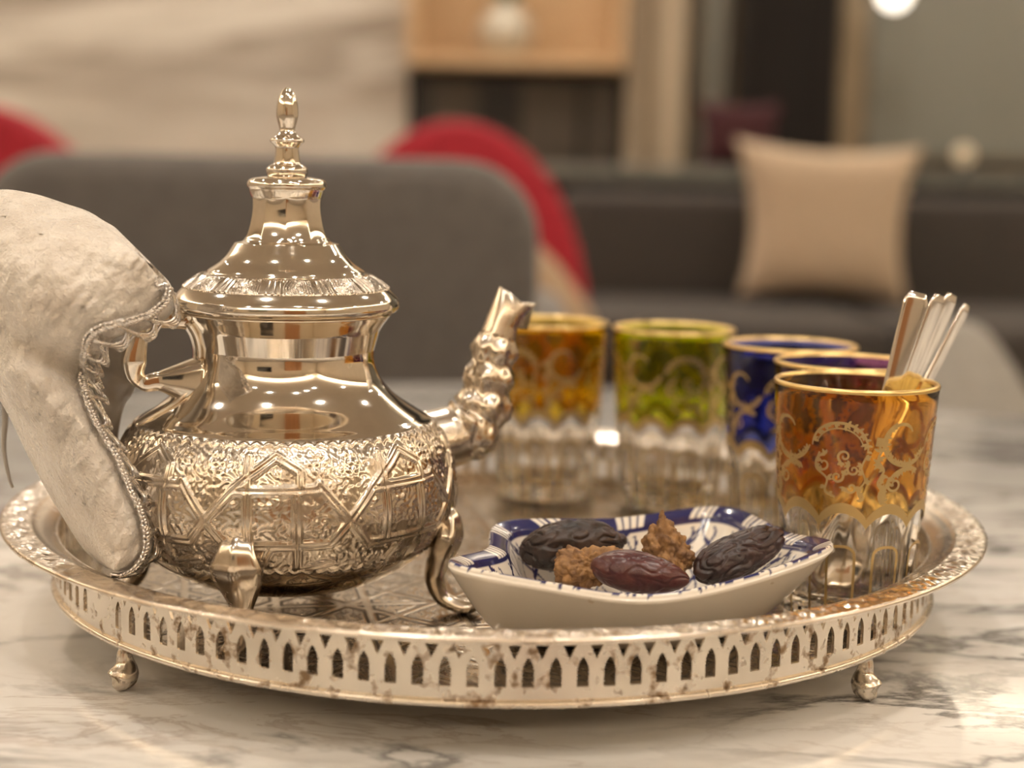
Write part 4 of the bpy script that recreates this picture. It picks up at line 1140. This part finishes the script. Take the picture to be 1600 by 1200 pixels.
# pale posts
for (pa, pb, nm_) in ((978, 1068, 1),):
    xa = at(pa, 100, Yw).x; xb = at(pb, 100, Yw).x
    struct(box('trim_1', xa+0.004, xb, Yw-0.05, Yw+0.28, 0, CEIL, POSTM))
    struct(box('trim_2', xa+0.05, xa+0.09, Yw-0.08, Yw-0.051, 0, CEIL, var_mat('post_edge', (0.27, 0.21, 0.14), (0.24, 0.18, 0.12), 6, 0.5)))
# windows on the far right wall
WINM = mat('window_dusk_glass', (0.24, 0.245, 0.22), 0.25, 0.0, Coat_Weight=0.5)
FRM = var_mat('bronze_frame', (0.20, 0.15, 0.09), (0.17, 0.125, 0.075), 8, 0.5)
def window(nm_, pa, pb, zbot):
    xa = at(pa, 100, Y1-0.06).x; xb = at(pb, 100, Y1-0.06).x
    o = struct(box(nm_, xa, xb, Y1-0.05, Y1-0.002, zbot, 2.5, FRM))
    box('pane', xa+0.03, xb-0.03, Y1-0.065, Y1-0.051, zbot+0.03, 2.47, WINM, o)
window('window_1', 1080, 1150, 0.5); window('window_2', 1345, 1640, 0.80)
CURT = var_mat('dark_curtain', (0.060, 0.050, 0.044), (0.045, 0.038, 0.033), 5, 0.9, stretch=(8, 8, 0.4))
def curtain(label, pa, pb, Y):
    xa = at(pa, 100, Y).x; xb = at(pb, 100, Y).x
    n = 80; x = np.linspace(xa, xb, n); V = []
    for z in np.linspace(0.02, 2.55, 6):
        for i in range(n): V.append((x[i], Y + 0.03*math.sin(i*0.95) + 0.01*math.sin(i*0.31+z), z))
    V = np.array(V); o_ = V.copy(); o_[:, 1] += 0.006
    F = grid_faces(6, n, wrap=False); Fa = F + [tuple(i+len(V) for i in f[::-1]) for f in F]
    m_ = len(V)
    for i in range(n-1): Fa += [(i+1, i, i+m_, i+1+m_), (5*n+i, 5*n+i+1, 5*n+i+1+m_, 5*n+i+m_)]
    o = mesh_obj('curtain', np.concatenate([V, o_]), Fa, CURT); return tag(o, label, 'curtain')
curtain('brown pleated curtain hanging beside the pale wooden post', 1150, 1310, 5.40)
struct(box('trim_3', at(1312, 100, 5.38).x, at(1352, 100, 5.38).x, 5.36, 5.44, 0, CEIL, var_mat('bronze_post', (0.24, 0.18, 0.11), (0.2, 0.15, 0.09), 6, 0.5)))
# low wall behind the sofa with a ledge, a lamp and a wine red cushion on it
LEDG = var_mat('grey_ledge', (0.20, 0.20, 0.175), (0.17, 0.17, 0.15), 3, 0.5)
ly0 = 4.55
lg = thing('low_console', 'long low grey green console behind the sofa', 'console', (at(1300, 300, ly0).x, ly0+0.1, 0))
cl_ = 1.3; lz = at(1520, 272, ly0).z
box('console_top', -0.9, 1.2, -0.10, 0.30, lz-0.04, lz, LEDG, lg, 0.006)
box('carcass', -0.88, 1.18, -0.08, 0.28, 0.0, lz-0.04, SBD, lg)
wc = at(1160, 215, ly0+0.1)
o = cushion('throw_cushion', 'dark wine red cushion propped on the console by the curtain', Vector((wc.x, ly0+0.17, lz+0.10)), 0.26, 0.20, 0.10, WINE, (-0.15, 0, 0))
# small globe lamp giving a dim round glow
gp = at(1510, 250, ly0+0.05)
gl = thing('globe_lamp', 'small dim round globe lamp standing on the console', 'lamp', (gp.x, ly0+0.08, lz))
V, F = lathe([(0.03, 0), (0.03, 0.006), (0.008, 0.012), (0.008, 0.03)], 24); mesh_obj('base', V, F, BLACKM, gl)
V, F = lathe([(0.028*math.sin(a_), 0.055-0.028*math.cos(a_)) for a_ in np.linspace(0.05, PI-0.05, 14)], 24)
GLM = mat('globe_glow', (0.5, 0.42, 0.3), 0.4); _b = GLM.node_tree.nodes['Principled BSDF']; _b.inputs['Emission Color'].default_value = (1, 0.75, 0.45, 1); _b.inputs['Emission Strength'].default_value = 0.35
mesh_obj('globe', V, F, GLM, gl)
# wall lamp near the top of the far window
wp = at(1392, -8, 5.30)
wl = thing('pendant_lamp', 'bright white pendant lamp before the far window', 'lamp', (wp.x, 5.25, wp.z))
V, F = lathe([(0.05*math.sin(a_), -0.05*math.cos(a_)) for a_ in np.linspace(0.05, PI-0.05, 16)], 28)
GL2 = mat('pendant_glow', (0.8, 0.8, 0.8), 0.4); _b = GL2.node_tree.nodes['Principled BSDF']; _b.inputs['Emission Color'].default_value = (1, 0.9, 0.75, 1); _b.inputs['Emission Strength'].default_value = 4
mesh_obj('globe', V, F, GL2, wl)
V, F = tube([(0, 0, 0.045), (0, 0, 0.5), (0, 0, CEIL-wp.z)], 0.004, 8); mesh_obj('cable', V, F, BLACKM, wl)

# ------------------------------------------------------------------ behind the camera (seen only as reflections in the silver)
OAK = var_mat('orange_oak', (0.50, 0.24, 0.10), (0.42, 0.20, 0.08), 8, 0.5, stretch=(1, 1, 6))
cb = thing('oak_cabinet', 'orange oak cabinet against the wall behind the viewer', 'cabinet', (1.0, -3.1, 0))
box('body', -0.7, 0.7, -0.25, 0.22, 0.0, 1.5, OAK, cb, 0.01)
for k in range(3): 
    dr = box('door', -0.68+k*0.46, -0.24+k*0.46, 0.221, 0.245, 0.05, 1.45, OAK, cb, 0.005)
    box('handle', -0.28+k*0.46, -0.265+k*0.46, 0.246, 0.262, 0.7, 0.9, BLACKM, dr)
sc_ = thing('wall_screen', 'black wall screen hung behind the viewer', 'screen', (-1.6, Y0, 0))
box('frame', -0.75, 0.75, 0.0, 0.05, 1.0, 1.85, BLACKM, sc_, 0.01); box('display', -0.72, 0.72, 0.051, 0.056, 1.03, 1.82, mat('screen_glass', (0.01, 0.01, 0.012), 0.15), sc_)
